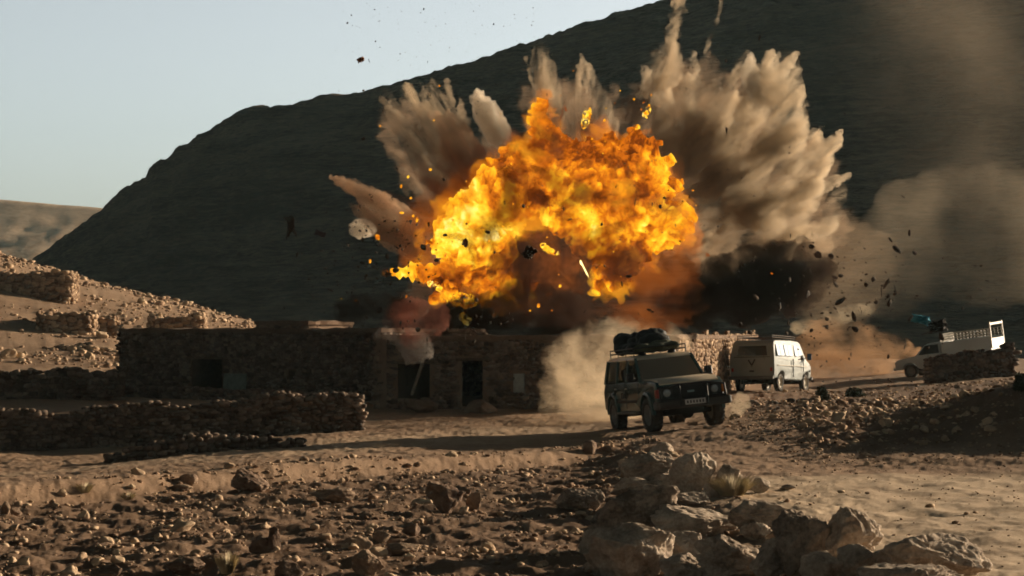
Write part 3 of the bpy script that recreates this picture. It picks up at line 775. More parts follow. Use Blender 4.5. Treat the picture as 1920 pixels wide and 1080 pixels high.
# leaning pole and plinth block by the left doorway
pl = MB().tube((0, 0, 0), (.26, .10, 1.15), .05, 8).build('wooden_pole', mat_basic('pole_wood', (.26, .21, .15), .85, var=.4))
pl.location = PT(772, 741, 59.6); pl.rotation_euler = (0, R(-31), R(180)); pl.location.z = PT(772, 741, 59.6).z
tag(pl, 'pale crooked wooden pole leaning in the left doorway of the house under the fireball', 'pole')
g = ground_at(800, 768)
pb = place_rock('stone_bench', 77, (PX(792, 58.9), 58.9, Hs(PX(792, 58.9), 58.9)), (1.0, .6, .42), sub=4, cuts=18, sink=.05, mat=M_mud); tag(pb, 'low stone block under the leaning pole', 'stone bench')
pb = place_rock('boulder', 78, (PX(900, 58.6), 58.6, Hs(PX(900, 58.6), 58.6)), (1.1, .7, .45), sub=4, sink=.05, mat=M_mud); tag(pb, 'rounded boulder in front of the right doorway', 'boulder')

# ruins and rubble on the sunlit hillside
def ruin(px, d, w, hgt, label, seed, depth=4.0, az=0.12, nm='ruined_hut'):
    c = np.array([PX(px, d), d]); u = np.array([math.cos(az), math.sin(az)]); p = np.array([-u[1], u[0]])
    q = [c - u * w / 2, c + u * w / 2, c + u * w / 2 + p * depth, c - u * w / 2 + p * depth]
    geos = []; root = thing(nm, label, 'ruin')
    for e in range(4):
        A, Bq = q[e], q[(e + 1) % 4]; L = np.linalg.norm(Bq - A); u2 = (Bq - A) / L; rs = np.random.RandomState(seed + e); ph = rs.uniform(0, 6)
        zf0 = lambda s, A=A, u2=u2, L=L: Hs(*(A + u2 * min(max(s, 0), L))) - .1
        zt = max(Hs(*k) for k in q) + hgt
        zf1 = lambda s, ph=ph, zt=zt: zt - .35 * hgt * abs(math.sin(s * .8 + ph))
        geos.append(stones_on_wall(A, Bq, 0, 0, .5, seed + e, st=.32, depth=.2, zf=(zf0, zf1), back=True, topj=.15))
        mb = MB(); core(mb, A, Bq, .5, zf0, zf1, 16); mb.build('earth_core', M_mud, root)
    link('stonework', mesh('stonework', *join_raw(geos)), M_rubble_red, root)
ruin(330, 104, 2.4, .95, 'ruined stone hut with a dark left corner behind the long low house', 601, 3.5)
ruin(35, 112, 5.5, .28, 'low ruined stone enclosure at the left edge of the hillside', 605, 3.5)
ruin(122, 100, 2.3, .5, 'small dark ruined hut in the middle of the left hillside', 611, 2.5)
ruin(190, 103, 1.2, .4, 'small broken stone pen between the dark ruined hut and the long low house', 615, 1.6)

def pile(px, d, w, h, label, seed, n=90, st=.3, cat='rubble pile', mat=None, slope=.0):
    rs = np.random.RandomState(seed); c = np.array([PX(px, d), d]); V, Fc, off = [], [], 0
    for k in range(n):
        a, r = rs.uniform(0, 6.28), rs.uniform(0, 1) ** .6; x = c[0] + math.cos(a) * r * w / 2; y = c[1] + math.sin(a) * r * w * .22
        v, f = rock_geo(700 + k % 7, 2, cuts=6, amp=.1); s = st * rs.uniform(.4, 1.3)
        z = Hs(x, y) + h * (1 - r) * rs.uniform(.3, 1)
        V.append(v * s / 2 * [1.2, 1, .7] + [x, y, z]); Fc.append(f + off); off += len(v)
    o = link('rubble_pile', mesh('rubble_pile', np.vstack(V), np.vstack(Fc)), mat or M_rubble_red); return tag(o, label, cat, kind='stuff')
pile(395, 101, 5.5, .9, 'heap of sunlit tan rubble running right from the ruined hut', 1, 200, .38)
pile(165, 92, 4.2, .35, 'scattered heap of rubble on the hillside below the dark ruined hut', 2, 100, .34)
for k, (px_, y0_, y1_, w_, lb) in enumerate(((12, 648, 668, 34, 'largest bright whitish rock on the hillside at the left edge'), (34, 655, 668, 22, 'whitish rock with a dark front right of the largest whitish one'), (6, 640, 650, 14, 'small whitish rock above the largest whitish one'), (44, 660, 670, 12, 'smallest whitish rock at the right of the group on the hillside'))):
    boulder(px_, y0_, y1_, w_, lb, 160 + k, d=86.0 + k * .5, sub=4, mat=M_pebble)
pile(192, 74, 2.0, .55, 'dark mound of earth and stones at the corner of the left stone house', 4, 120, .3, mat=M_rubble)
pile(590, 84, 4.5, .5, 'sunlit debris on the roof line behind the left house', 5, 80, .25)
pile(1545, 56, 5.6, .15, 'line of scattered stones on the rise beyond the road bend', 6, 60, .22, mat=M_rubble)

# bushes
M_leaf = mat_basic('bush_leaf', (.05, .065, .035), .8, var=.5, scale=3); M_dry = mat_basic('dry_grass', (.58, .48, .30), .85, var=.4, scale=4); M_twig = mat_basic('twig', (.10, .08, .055), .9)
def bush(px, top, base, w, label, seed, n=900, mat=None, d=None, nm='bush', leaf=.05):
    g = ground_at(px, base); d = d or g.y; rs = np.random.RandomState(seed); h = (base - top) / F * d; r = w / F * d / 2
    root = thing(nm, label, 'bush', Matrix.Translation((g.x, d, Hs(g.x, d)))); V, Fc = [], []
    for k in range(n):
        a = rs.uniform(0, 6.28); q = rs.uniform(0, 1) ** .4; el = rs.uniform(0, 1)
        rr = r * q * (math.sqrt(1 - (el * .9) ** 2)) * (1 + .25 * math.sin(3 * a + seed)); c = np.array([rr * math.cos(a), rr * math.sin(a), h * el * q * .95 + .02])
        t = rs.normal(size=3); t /= np.linalg.norm(t); s = rs.normal(size=3); s -= s @ t * t; s /= np.linalg.norm(s); L = leaf * rs.uniform(.6, 1.4)
        i = len(V); V += [c - t * L, c + s * L * .35, c + t * L, c - s * L * .35]; Fc.append((i, i + 1, i + 2, i + 3))
    link('foliage', mesh('foliage', V, Fc), mat or M_leaf, root)
    b = MB()
    for k in range(14):
        a = rs.uniform(0, 6.28); q = rs.uniform(.3, .8); b.tube((0, 0, -.03), (r * q * math.cos(a), r * q * math.sin(a), h * rs.uniform(.4, .9)), .012, 5, .004)
    b.build('stems', M_twig, root)
def tuft(px, base, w, hpx, label, seed, n=160, mat=None, nm='grass_tuft'):
    g = ground_at(px, base); d = g.y; rs = np.random.RandomState(seed); h = hpx / F * d; r = w / F * d / 2; V, Fc = [], []
    for k in range(n):
        a = rs.uniform(0, 6.28); q = rs.uniform(0, 1) ** .5; c = np.array([r * .5 * q * math.cos(a), r * .5 * q * math.sin(a), 0])
        tip = np.array([r * (q + .35) * math.cos(a) * rs.uniform(.6, 1.3), r * (q + .35) * math.sin(a), h * rs.uniform(.5, 1.05)]); s = np.array([-math.sin(a + 1), math.cos(a + 1), 0]) * .007
        m = (c + tip) / 2 + [0, 0, h * .12]; i = len(V); V += [c - s, c + s, m + s * .8, m - s * .8, tip]; Fc += [(i, i + 1, i + 2, i + 3), (i + 3, i + 2, i + 4)]
    o = link(nm, mesh(nm, V, Fc), mat or M_dry); o.location = (g.x, d, Hs(g.x, d)); tag(o, label, 'grass tuft')
bush(1541, 725, 753, 28, 'dark round bush beside the road bend, nearest the white van', 1, leaf=.05)
bush(1601, 728, 746, 38, 'low grey-green bush on the rise right of the dark round bush', 2, leaf=.05)
tuft(1372, 930, 80, 40, 'dry yellowish grass tuft growing among the foreground boulders', 4, 420)
tuft(425, 1078, 40, 42, 'pale dry shrub at the bottom edge on the left', 5, 220)
tuft(158, 925, 34, 20, 'small yellow-green dry plant on the left side of the stony field', 6, 120)
tuft(240, 938, 30, 15, 'tiny dry plant right of the yellow-green one', 7, 90)
bush(1914, 702, 735, 26, 'pale green bush at the right edge above the rise', 8, leaf=.06)

# ------------------------------------------------------------------ vehicles
M_tyre = mat_basic('tyre_rubber', (.03, .028, .025), .9, var=.3, col2=(.07, .058, .045)); M_rim = mat_basic('dusty_rim', (.24, .22, .19), .55, .3, var=.3)
M_black = mat_basic('black_plastic', (.022, .022, .022), .55, var=.3); M_under = mat_basic('underbody', (.02, .018, .016), .9)
M_lamp = mat_basic('lamp_glass', (.30, .31, .31), .15, .3, var=.3, scale=30, spec=.8); M_amber = mat_basic('amber_lens', (.55, .18, .02), .25, spec=.6); M_red = mat_basic('red_lens', (.35, .03, .02), .25, spec=.6)
M_chrome = mat_basic('dull_chrome', (.5, .5, .48), .3, .9, var=.2); M_plate = mat_basic('number_plate', (.55, .56, .55), .5, var=.1)
M_glass = mat_glass('car_glass', (.03, .04, .04), .42); M_glass_van = mat_glass('van_glass', (.02, .04, .04), .9, .12)
M_seat = mat_basic('seat_cloth', (.03, .03, .03), .9)

def wheel(parent, x, y, r, w, side, steer=0, rimcol=None, name='wheel'):
    root = bpy.data.objects.new(name, None); COL.objects.link(root); root.parent = parent; root.location = (x, y, r); root.rotation_euler = (0, 0, steer)
    ty = MB().lathe([(r * .62, -w / 2 * .8), (r * .70, -w / 2), (r * .92, -w / 2), (r, -w / 2 * .72), (r, -w * .1), (r * .985, 0), (r, w * .1), (r, w / 2 * .72), (r * .92, w / 2), (r * .70, w / 2), (r * .62, w / 2 * .8)], 32)
    for k in range(26):
        a = 2 * math.pi * k / 26; q = Matrix.Rotation(-a, 3, 'Y')
        for yy in (-.30, .30): ty.box(q @ Vector((r * 1.0, yy * w, 0)), (.03, w * .34, r * .13), q)
    ty.build('tyre', M_tyre, root, True)
    s = side
    rm = MB().lathe([(0.001, s * w * .22), (r * .16, s * w * .24), (r * .18, s * w * .12), (r * .42, s * w * .05), (r * .5, s * w * .22), (r * .62, s * w * .40), (r * .64, s * w * .43), (r * .64, -s * w * .3), (.001, -s * w * .3)], 28)
    for k in range(6):
        a = 2 * math.pi * k / 6; rm.tube((r * .3 * math.cos(a), s * w * .03, r * .3 * math.sin(a)), (r * .3 * math.cos(a), s * w * .11, r * .3 * math.sin(a)), r * .045, 8)
    rm.build('rim', rimcol or M_rim, root, True)
    return root

def arch(cx, r, z0, n=9):
    """arch cut of a side profile, running from rear to front along the sill"""
    a0 = math.asin(max(-1, min(1, (z0 - r[1]) / r[0])))
    return [(cx - r[0] * math.cos(a), r[1] + r[0] * math.sin(a)) for a in np.linspace(a0, math.pi - a0, n)]

def car_matrix(px, d, head_deg, base, track, zoff=0):
    """head: direction of travel, degrees counter-clockwise from +X; wheels touch the ground"""
    x, y = PX(px, d), d; h = R(head_deg); f = Vector((math.cos(h), math.sin(h), 0)); l = Vector((-f.y, f.x, 0))
    g = lambda v: Vector((x + v.x, y + v.y, Hs(x + v.x, y + v.y)))
    fr, re = g(f * base / 2), g(-f * base / 2); le, ri = g(l * track / 2), g(-l * track / 2)
    X = (fr - re).normalized(); Y = (le - ri).normalized(); Z = X.cross(Y).normalized(); Y = Z.cross(X)
    c = (fr + re + le + ri) / 4
    M = Matrix((X, Y, Z)).transposed().to_4x4(); M.translation = c + Vector((0, 0, zoff)); return M

def person(parent_M, loc, shirt, label, lean=0.0, wheel_hands=False):
    """seated figure: one skinned body, hair and clothing as children"""
    pts = {'pel': (0, 0, .12), 'wst': (-.03, 0, .32), 'chs': (-.06, 0, .52), 'nck': (-.04, 0, .66), 'hd0': (-.02, 0, .74), 'hd1': (0, 0, .84),
           'shl': (-.05, .19, .58), 'ell': (.10, .25, .36), 'wrl': (.33, .16, .42), 'hal': (.40, .14, .44), 'shr': (-.05, -.19, .58), 'elr': (.10, -.25, .36), 'wrr': (.33, -.16, .42), 'har': (.40, -.14, .44),
           'hil': (.03, .10, .10), 'knl': (.45, .13, .16), 'anl': (.58, .13, -.24), 'tol': (.72, .13, -.28), 'hir': (.03, -.10, .10), 'knr': (.45, -.13, .16), 'anr': (.58, -.13, -.24), 'tor': (.72, -.13, -.28)}
    rad = dict(pel=.15, wst=.13, chs=.15, nck=.055, hd0=.085, hd1=.10, shl=.065, ell=.045, wrl=.03, hal=.035, shr=.065, elr=.045, wrr=.03, har=.035, hil=.09, knl=.06, anl=.04, tol=.035, hir=.09, knr=.06, anr=.04, tor=.035)
    ed = [('pel', 'wst'), ('wst', 'chs'), ('chs', 'nck'), ('nck', 'hd0'), ('hd0', 'hd1'), ('chs', 'shl'), ('shl', 'ell'), ('ell', 'wrl'), ('wrl', 'hal'), ('chs', 'shr'), ('shr', 'elr'), ('elr', 'wrr'), ('wrr', 'har'),
          ('pel', 'hil'), ('hil', 'knl'), ('knl', 'anl'), ('anl', 'tol'), ('pel', 'hir'), ('hir', 'knr'), ('knr', 'anr'), ('anr', 'tor')]
    for s, hy in (('l', .14), ('r', -.14)):      # four fingers and a thumb
        for q in range(4): pts[f'f{s}{q}'] = (.47 - .006 * q, hy + (q - 1.5) * .022, .44 - .02 * q % .03); rad[f'f{s}{q}'] = .009; ed.append(('ha' + s, f'f{s}{q}'))
        pts[f't{s}'] = (.42, hy + (.05 if s == 'r' else -.05), .46); rad[f't{s}'] = .010; ed.append(('ha' + s, f't{s}'))
    ks = list(pts); me = bpy.data.meshes.new('person'); me.from_pydata([pts[k] for k in ks], [(ks.index(a), ks.index(b)) for a, b in ed], [])
    o = bpy.data.objects.new('person', me); COL.objects.link(o); m = o.modifiers.new('s', 'SKIN')
    for i, k in enumerate(ks): me.skin_vertices[0].data[i].radius = (rad[k], rad[k])
    me.skin_vertices[0].data[0].use_root = True
    o.modifiers.new('u', 'SUBSURF').levels = 1
    ev = bpy.data.meshes.new_from_object(o.evaluated_get(bpy.context.evaluated_depsgraph_get())); bpy.data.objects.remove(o)
    ev.materials.clear(); root = link('person', ev, mat_basic('skin', (.22, .13, .08), .7))
    root.matrix_world = parent_M @ Matrix.Translation(loc); tag(root, label, 'person')
    hb = MB(); g = bmesh.ops.create_uvsphere(hb.b, u_segments=14, v_segments=10, radius=1)['verts']
    bmesh.ops.transform(hb.b, matrix=Matrix.Translation((-.02, 0, .86)) @ Matrix.Diagonal((.115, .10, .09, 1)), verts=g); hb.build('hair', M_black, root, True)
    sb = MB()
    for c, d_ in (((-.05, 0, .44), (.19, .19, .21)), ((-.05, .17, .56), (.09, .09, .09)), ((-.05, -.17, .56), (.09, .09, .09)), ((0, 0, .2), (.18, .18, .14))):
        g = bmesh.ops.create_uvsphere(sb.b, u_segments=14, v_segments=10, radius=1)['verts']; bmesh.ops.transform(sb.b, matrix=Matrix.Translation(c) @ Matrix.Diagonal((*d_, 1)), verts=g)
    for s in (1, -1): sb.tube((-.05, s * .19, .58), (.10, s * .25, .36), .068, 10, .055); sb.tube((.10, s * .25, .36), (.30, s * .17, .415), .055, 10, .042)
    sb.build('shirt', shirt, root, True)
    return root

def build_suv():
    M = car_matrix(1249, 46.6, -77.5, 2.97, 1.5, -.01) @ Matrix.Rotation(R(-1.2), 4, 'Y')
    t = thing('off_road_car', 'dusty dark off-road car with roof luggage driving towards the camera, trailing dust', 'car', M)
    body = mat_basic('suv_paint', (.03, .095, .09), .26, .1, var=.5, scale=1.6, col2=(.075, .095, .082), spec=.6); dusty = mat_basic('suv_lit_top', (.72, .60, .44), .3, var=.25, scale=2)  # pale beyond dust: colour stands in for sun and reflection on bonnet and roof
    lowtrim = mat_basic('suv_sill', (.12, .12, .11), .5)
    W2 = .86
    prof = [(-2.28, .52), (-2.30, .98), (-2.24, 1.16), (.92, 1.19), (1.55, 1.18), (2.10, 1.13), (2.20, 1.03), (2.22, .62), (2.05, .52)]
    prof += arch(1.50, (.47, .44), .52)[::-1] + [(.9, .46), (-.9, .46)] + arch(-1.47, (.45, .44), .52)[::-1] + [(-2.0, .52)]
    b = MB(); b.prism(prof, W2, wf=lambda x, z: W2 * (1 - .06 * ss((z - .95) / .3)) * (1 - .05 * ss((x - 1.7) / .6)), bev=.025)
    bo = b.build('body', body, t, True)
    # fender flares
    for x in (1.50, -1.47):
        for s in (1, -1):
            f = MB(); A = np.linspace(R(-5), R(185), 15)
            for k in range(14):
                a, c = A[k], A[k + 1]; ri, ro = .44, .50
                P = [(x + ri * math.cos(a), .44 + ri * math.sin(a)), (x + ro * math.cos(a), .44 + ro * math.sin(a)), (x + ro * math.cos(c), .44 + ro * math.sin(c)), (x + ri * math.cos(c), .44 + ri * math.sin(c))]
                y0, y1 = s * (W2 - .05), s * (W2 + .055)
                va = [f.b.verts.new((p[0], y0, p[1])) for p in P]; vb = [f.b.verts.new((p[0], y1 - s * (.02 if j in (1, 2) else 0), p[1])) for j, p in enumerate(P)]
                f.b.faces.new(va); f.b.faces.new(vb)
                for i in range(4): f.b.faces.new((va[i], va[(i + 1) % 4], vb[(i + 1) % 4], vb[i]))
            f.build('fender_flare', body, t)
    # hood with raised centre
    hb = MB(); hb.prism([(.95, 1.185), (.93, 1.225), (1.5, 1.222), (2.0, 1.19), (2.17, 1.10), (2.16, 1.06)], .72, bev=.02); hb.build('bonnet', dusty, t, True)
    # pillars and roof
    wt, wb = .70, .80
    def pil(x0, x1, w=.07): 
        for s in (1, -1): MB().bar((x0, s * wb, 1.16), (x1, s * wt, 1.74), w, .06, .01).build('pillar', body, t)
    pil(.90, .34, .07); pil(-.28, -.30); pil(-1.20, -1.20, .10); pil(-2.22, -2.08, .12)
    rf = MB(); rf.prism([(.42, 1.70), (.30, 1.775), (-.3, 1.815), (-1.4, 1.82), (-2.02, 1.79), (-2.12, 1.72)], .74, wf=lambda x, z: .745 - .06 * ss((z - 1.72) / .1), bev=.03, seg=3); rf.build('roof', dusty, t, True)
    MB().box((-2.2, 0, 1.19), (.12, 1.5, .10), None, .02).build('tailgate_rail', body, t)
    MB().box((-1.5, 0, 1.17), (1.3, 1.5, .04)).build('parcel_floor', M_seat, t)
    # glass
    def win(n, pts, m=M_glass): MB().quad(pts).build(n, m, t)
    win('windscreen', [(.90, -.74, 1.20), (.90, .74, 1.20), (.37, .66, 1.71), (.37, -.66, 1.71)], mat_glass('windscreen_sheen_glass', (.28, .22, .155), .6, .06))  # brown base colour paints in the reflection on the windscreen
    win('rear_window', [(-2.21, .7, 1.22), (-2.21, -.7, 1.22), (-2.10, -.64, 1.70), (-2.10, .64, 1.70)])
    for s in (1, -1):
        win('side_window', [(-1.15, s * .805, 1.18), (-.33, s * .805, 1.18), (-.34, s * .71, 1.72), (-1.15, s * .71, 1.72)], mat_glass('clear_glass', (.03, .04, .04), .05, tint=(.85, .85, .82)))
        win('side_window', [(-.24, s * .805, 1.18), (.80, s * .805, 1.18), (.30, s * .71, 1.72), (-.26, s * .71, 1.72)], mat_glass('clear_glass', (.03, .04, .04), .05, tint=(.85, .85, .82)))
        win('side_window', [(-2.14, s * .805, 1.18), (-1.26, s * .805, 1.18), (-1.26, s * .71, 1.72), (-2.04, s * .71, 1.72)], mat_glass('tinted_glass', (.10, .08, .06), .35))
        for xx in (-.27, -1.2, .86):   # door gaps
            MB().box((xx, s * .858, .84), (.014, .02, .62)).build('door_seam', M_black, t)
        for xx in (-.15, -1.08):
            MB().box((xx, s * .872, 1.03), (.15, .035, .035), None, .01).build('door_handle', M_chrome, t)
        MB().box((-.1, s * .86, .44), (1.75, .16, .05), None, .01).build('side_step', lowtrim, t)
        MB().box((-.25, s * .866, .72), (1.9, .02, .07), None, .006).build('side_moulding', M_black, t)
        mr = MB(); mr.box((.72, s * .98, 1.30), (.08, .19, .22), None, .02); mr.bar((.76, s * .84, 1.22), (.73, s * .95, 1.27), .04); mr.build('wing_mirror', M_black, t)
    # worn lettering strip on the door
    lt = MB()
    for k, h in enumerate((.14, .14, .12, .14)): lt.box((-.62 + k * .15, -.869, .86), (.05, .008, h)); 
    lt.box((-.55, -.869, .92), (.10, .008, .03)); lt.build('door_lettering', M_black, t)
    # nose
    MB().box((2.215, 0, .86), (.05, 1.60, .34), None, .015).build('grille_surround', M_black, t)
    g = MB()
    for k in range(6): g.box((2.245, 0, .74 + k * .045), (.02, .86, .016))
    g.build('grille', M_under, t)
    MB().box((2.26, 0, .87), (.012, .17, .045), None, .004).build('badge', mat_basic('badge_metal', (.25, .33, .34), .35, .6), t)
    for s in (1, -1):
        hl = MB().lathe([(.001, 2), (.095, 0), (.105, 0), (.105, .05), (.001, .05)][:0] or [(.001, .05), (.085, .045), (.105, 0), (.001, -.01)], 20).build('headlight', M_lamp, t, True)
        hl.location = (2.235, s * .58, .875); hl.rotation_euler = (0, 0, -math.pi / 2)
        MB().box((2.245, s * .58, .875), (.02, .27, .25), None, .005).build('headlight_frame', M_black, t)
        MB().box((2.20, s * .80, .875), (.13, .09, .20), None, .01).build('indicator', M_amber if s > 0 else M_red, t)
    bp = MB(); bp.box((2.36, 0, .60), (.20, 1.72, .20), None, .03); bp.build('front_bumper', mat_basic('bumper_dark', (.045, .04, .036), .6), t)
    for s in (1, -1): MB().box((2.30, s * .86, .60), (.34, .10, .19), None, .03).build('bumper_corner', mat_basic('bumper_end', (.10, .085, .07), .7), t)
    # bull bar
    bb = MB()
    for s in (1, -1):
        bb.tube((2.47, s * .33, .55), (2.44, s * .33, 1.05), .026, 10); bb.tube((2.44, s * .33, 1.05), (2.38, s * .78, .98), .024, 10); bb.tube((2.38, s * .78, .98), (2.40, s * .80, .72), .024, 10); bb.tube((2.40, s * .80, .72), (2.46, s * .33, .72), .024, 10)
    bb.tube((2.44, -.33, 1.05), (2.44, .33, 1.05), .026, 10); bb.build('bull_bar', M_black, t, True)
    MB().box((2.475, .02, .63), (.012, .50, .12), None, .003).build('number_plate', M_plate, t)
    pm = MB()
    for k in range(6): pm.box((2.483, -.17 + k * .075, .63), (.004, .035, .065))
    pm.build('plate_figures', M_black, t)
    # underbody
    u = MB(); u.box((0, 0, .47), (3.6, .8, .16)); u.tube((1.5, -.72, .38), (1.5, .72, .38), .06); u.tube((-1.47, -.72, .38), (-1.47, .72, .38), .07); u.tube((1.45, .1, .38), (1.55, .1, .38), .16)
    u.box((-2.3, 0, .52), (.14, 1.6, .16), None, .02); u.build('underbody', M_under, t)
    wheel(t, 1.50, -.76, .39, .26, -1, R(4)); wheel(t, 1.50, .76, .39, .26, 1, R(4)); wheel(t, -1.47, -.76, .39, .26, -1); wheel(t, -1.47, .76, .39, .26, 1)
    # seats, wheel
    for x, y in ((-.1, .38), (-.1, -.38), (-1.0, .38), (-1.0, -.38)):
        q = MB(); q.box((x, y, .95), (.5, .5, .14), None, .03); q.box((x - .26, y, 1.22), (.14, .48, .56), Matrix.Rotation(R(-12), 3, 'Y'), .04); q.box((x - .34, y, 1.52), (.09, .24, .13), None, .03); q.build('seat', M_seat, t, True)
    MB().box((.62, 0, 1.14), (.34, 1.45, .12), None, .02).build('dashboard', M_seat, t)
    sw = MB().lathe([(.17, -.012), (.195, -.012), (.195, .012), (.17, .012)], 20); sw.box((0, 0, 0), (.34, .02, .03)); sw = sw.build('steering_wheel', M_black, t, True); sw.location = (.38, .38, 1.27); sw.rotation_euler = (0, R(25), R(90))
    # roof rack
    rk = MB()
    for s in (1, -1):
        rk.tube((.12, s * .66, 1.99), (-2.0, s * .66, 1.99), .016, 8); rk.tube((.12, s * .66, 1.90), (-2.0, s * .66, 1.90), .014, 8)
        for x in (.12, -.6, -1.3, -2.0): rk.tube((x, s * .66, 1.76), (x, s * .66, 2.0), .014, 6)
    for x in (.12, -2.0): rk.tube((x, -.66, 1.99), (x, .66, 1.99), .016, 8)
    for k in range(8): rk.bar((.12 - k * .30, -.66, 1.885), (.12 - k * .30, .66, 1.885), .04, .015)
    rk.build('roof_rack', M_black, t)
    person(M, (-.12, .38, 1.00 - .02), mat_basic('shirt_dark', (.05, .05, .055), .9), 'driver in a dark shirt sitting at the steering wheel of the off-road car')
    person(M, (-.12, -.38, 1.00 - .02), mat_basic('shirt_brown', (.10, .08, .06), .9), 'passenger in a dark top sitting beside the driver of the off-road car')
    # luggage on the rack
    tarp = mat_basic('tarpaulin_black', (.022, .028, .028), .75, var=.4, scale=5, bump=.4); ol = mat_basic('canvas_olive', (.075, .08, .05), .9, scale=5, bump=.4)
    def bundle(sp, label, m, seed):
        me = remesh(sp, .035); v = get_v(me); n = get_n(me); v = v + n * (.05 * fbm(v * 4.2 + seed, 4, True))[:, None] + n * (.012 * fbm(v * 17, 2))[:, None]
        set_v(me, v); me.polygons.foreach_set('use_smooth', [True] * len(me.polygons)); me.materials.clear()
        o = link('luggage_bundle', me, m); o.matrix_world = M.copy(); tag(o, label, 'luggage')
    bundle([(-1.85, y, z, .17, .2, .2) for y in (-.4, 0, .4) for z in (2.04, 2.22)] + [(-1.8, -.3, 2.30, .16, .2, .13)], 'upright black bundle at the rear end of the roof rack', tarp, 1)
    bundle([(x, y, 2.0, .28, .26, .14) for x in (-1.35, -1.0, -.65) for y in (-.36, 0, .36)] + [(-1.2, 0, 2.18, .3, .42, .16), (-.80, .1, 2.27, .26, .42, .19), (-.55, .1, 2.18, .26, .4, .16)], 'large dark tarpaulin bundle in the middle of the roof rack', tarp, 2)
    bundle([(x, y, 1.98, .22, .24, .10) for x in (-.35, -.1) for y in (-.3, .05, .35)] + [(-.38, .2, 2.07, .2, .3, .09)], 'small olive bag at the front of the roof rack', ol, 3)
    return M
M_suv = build_suv()

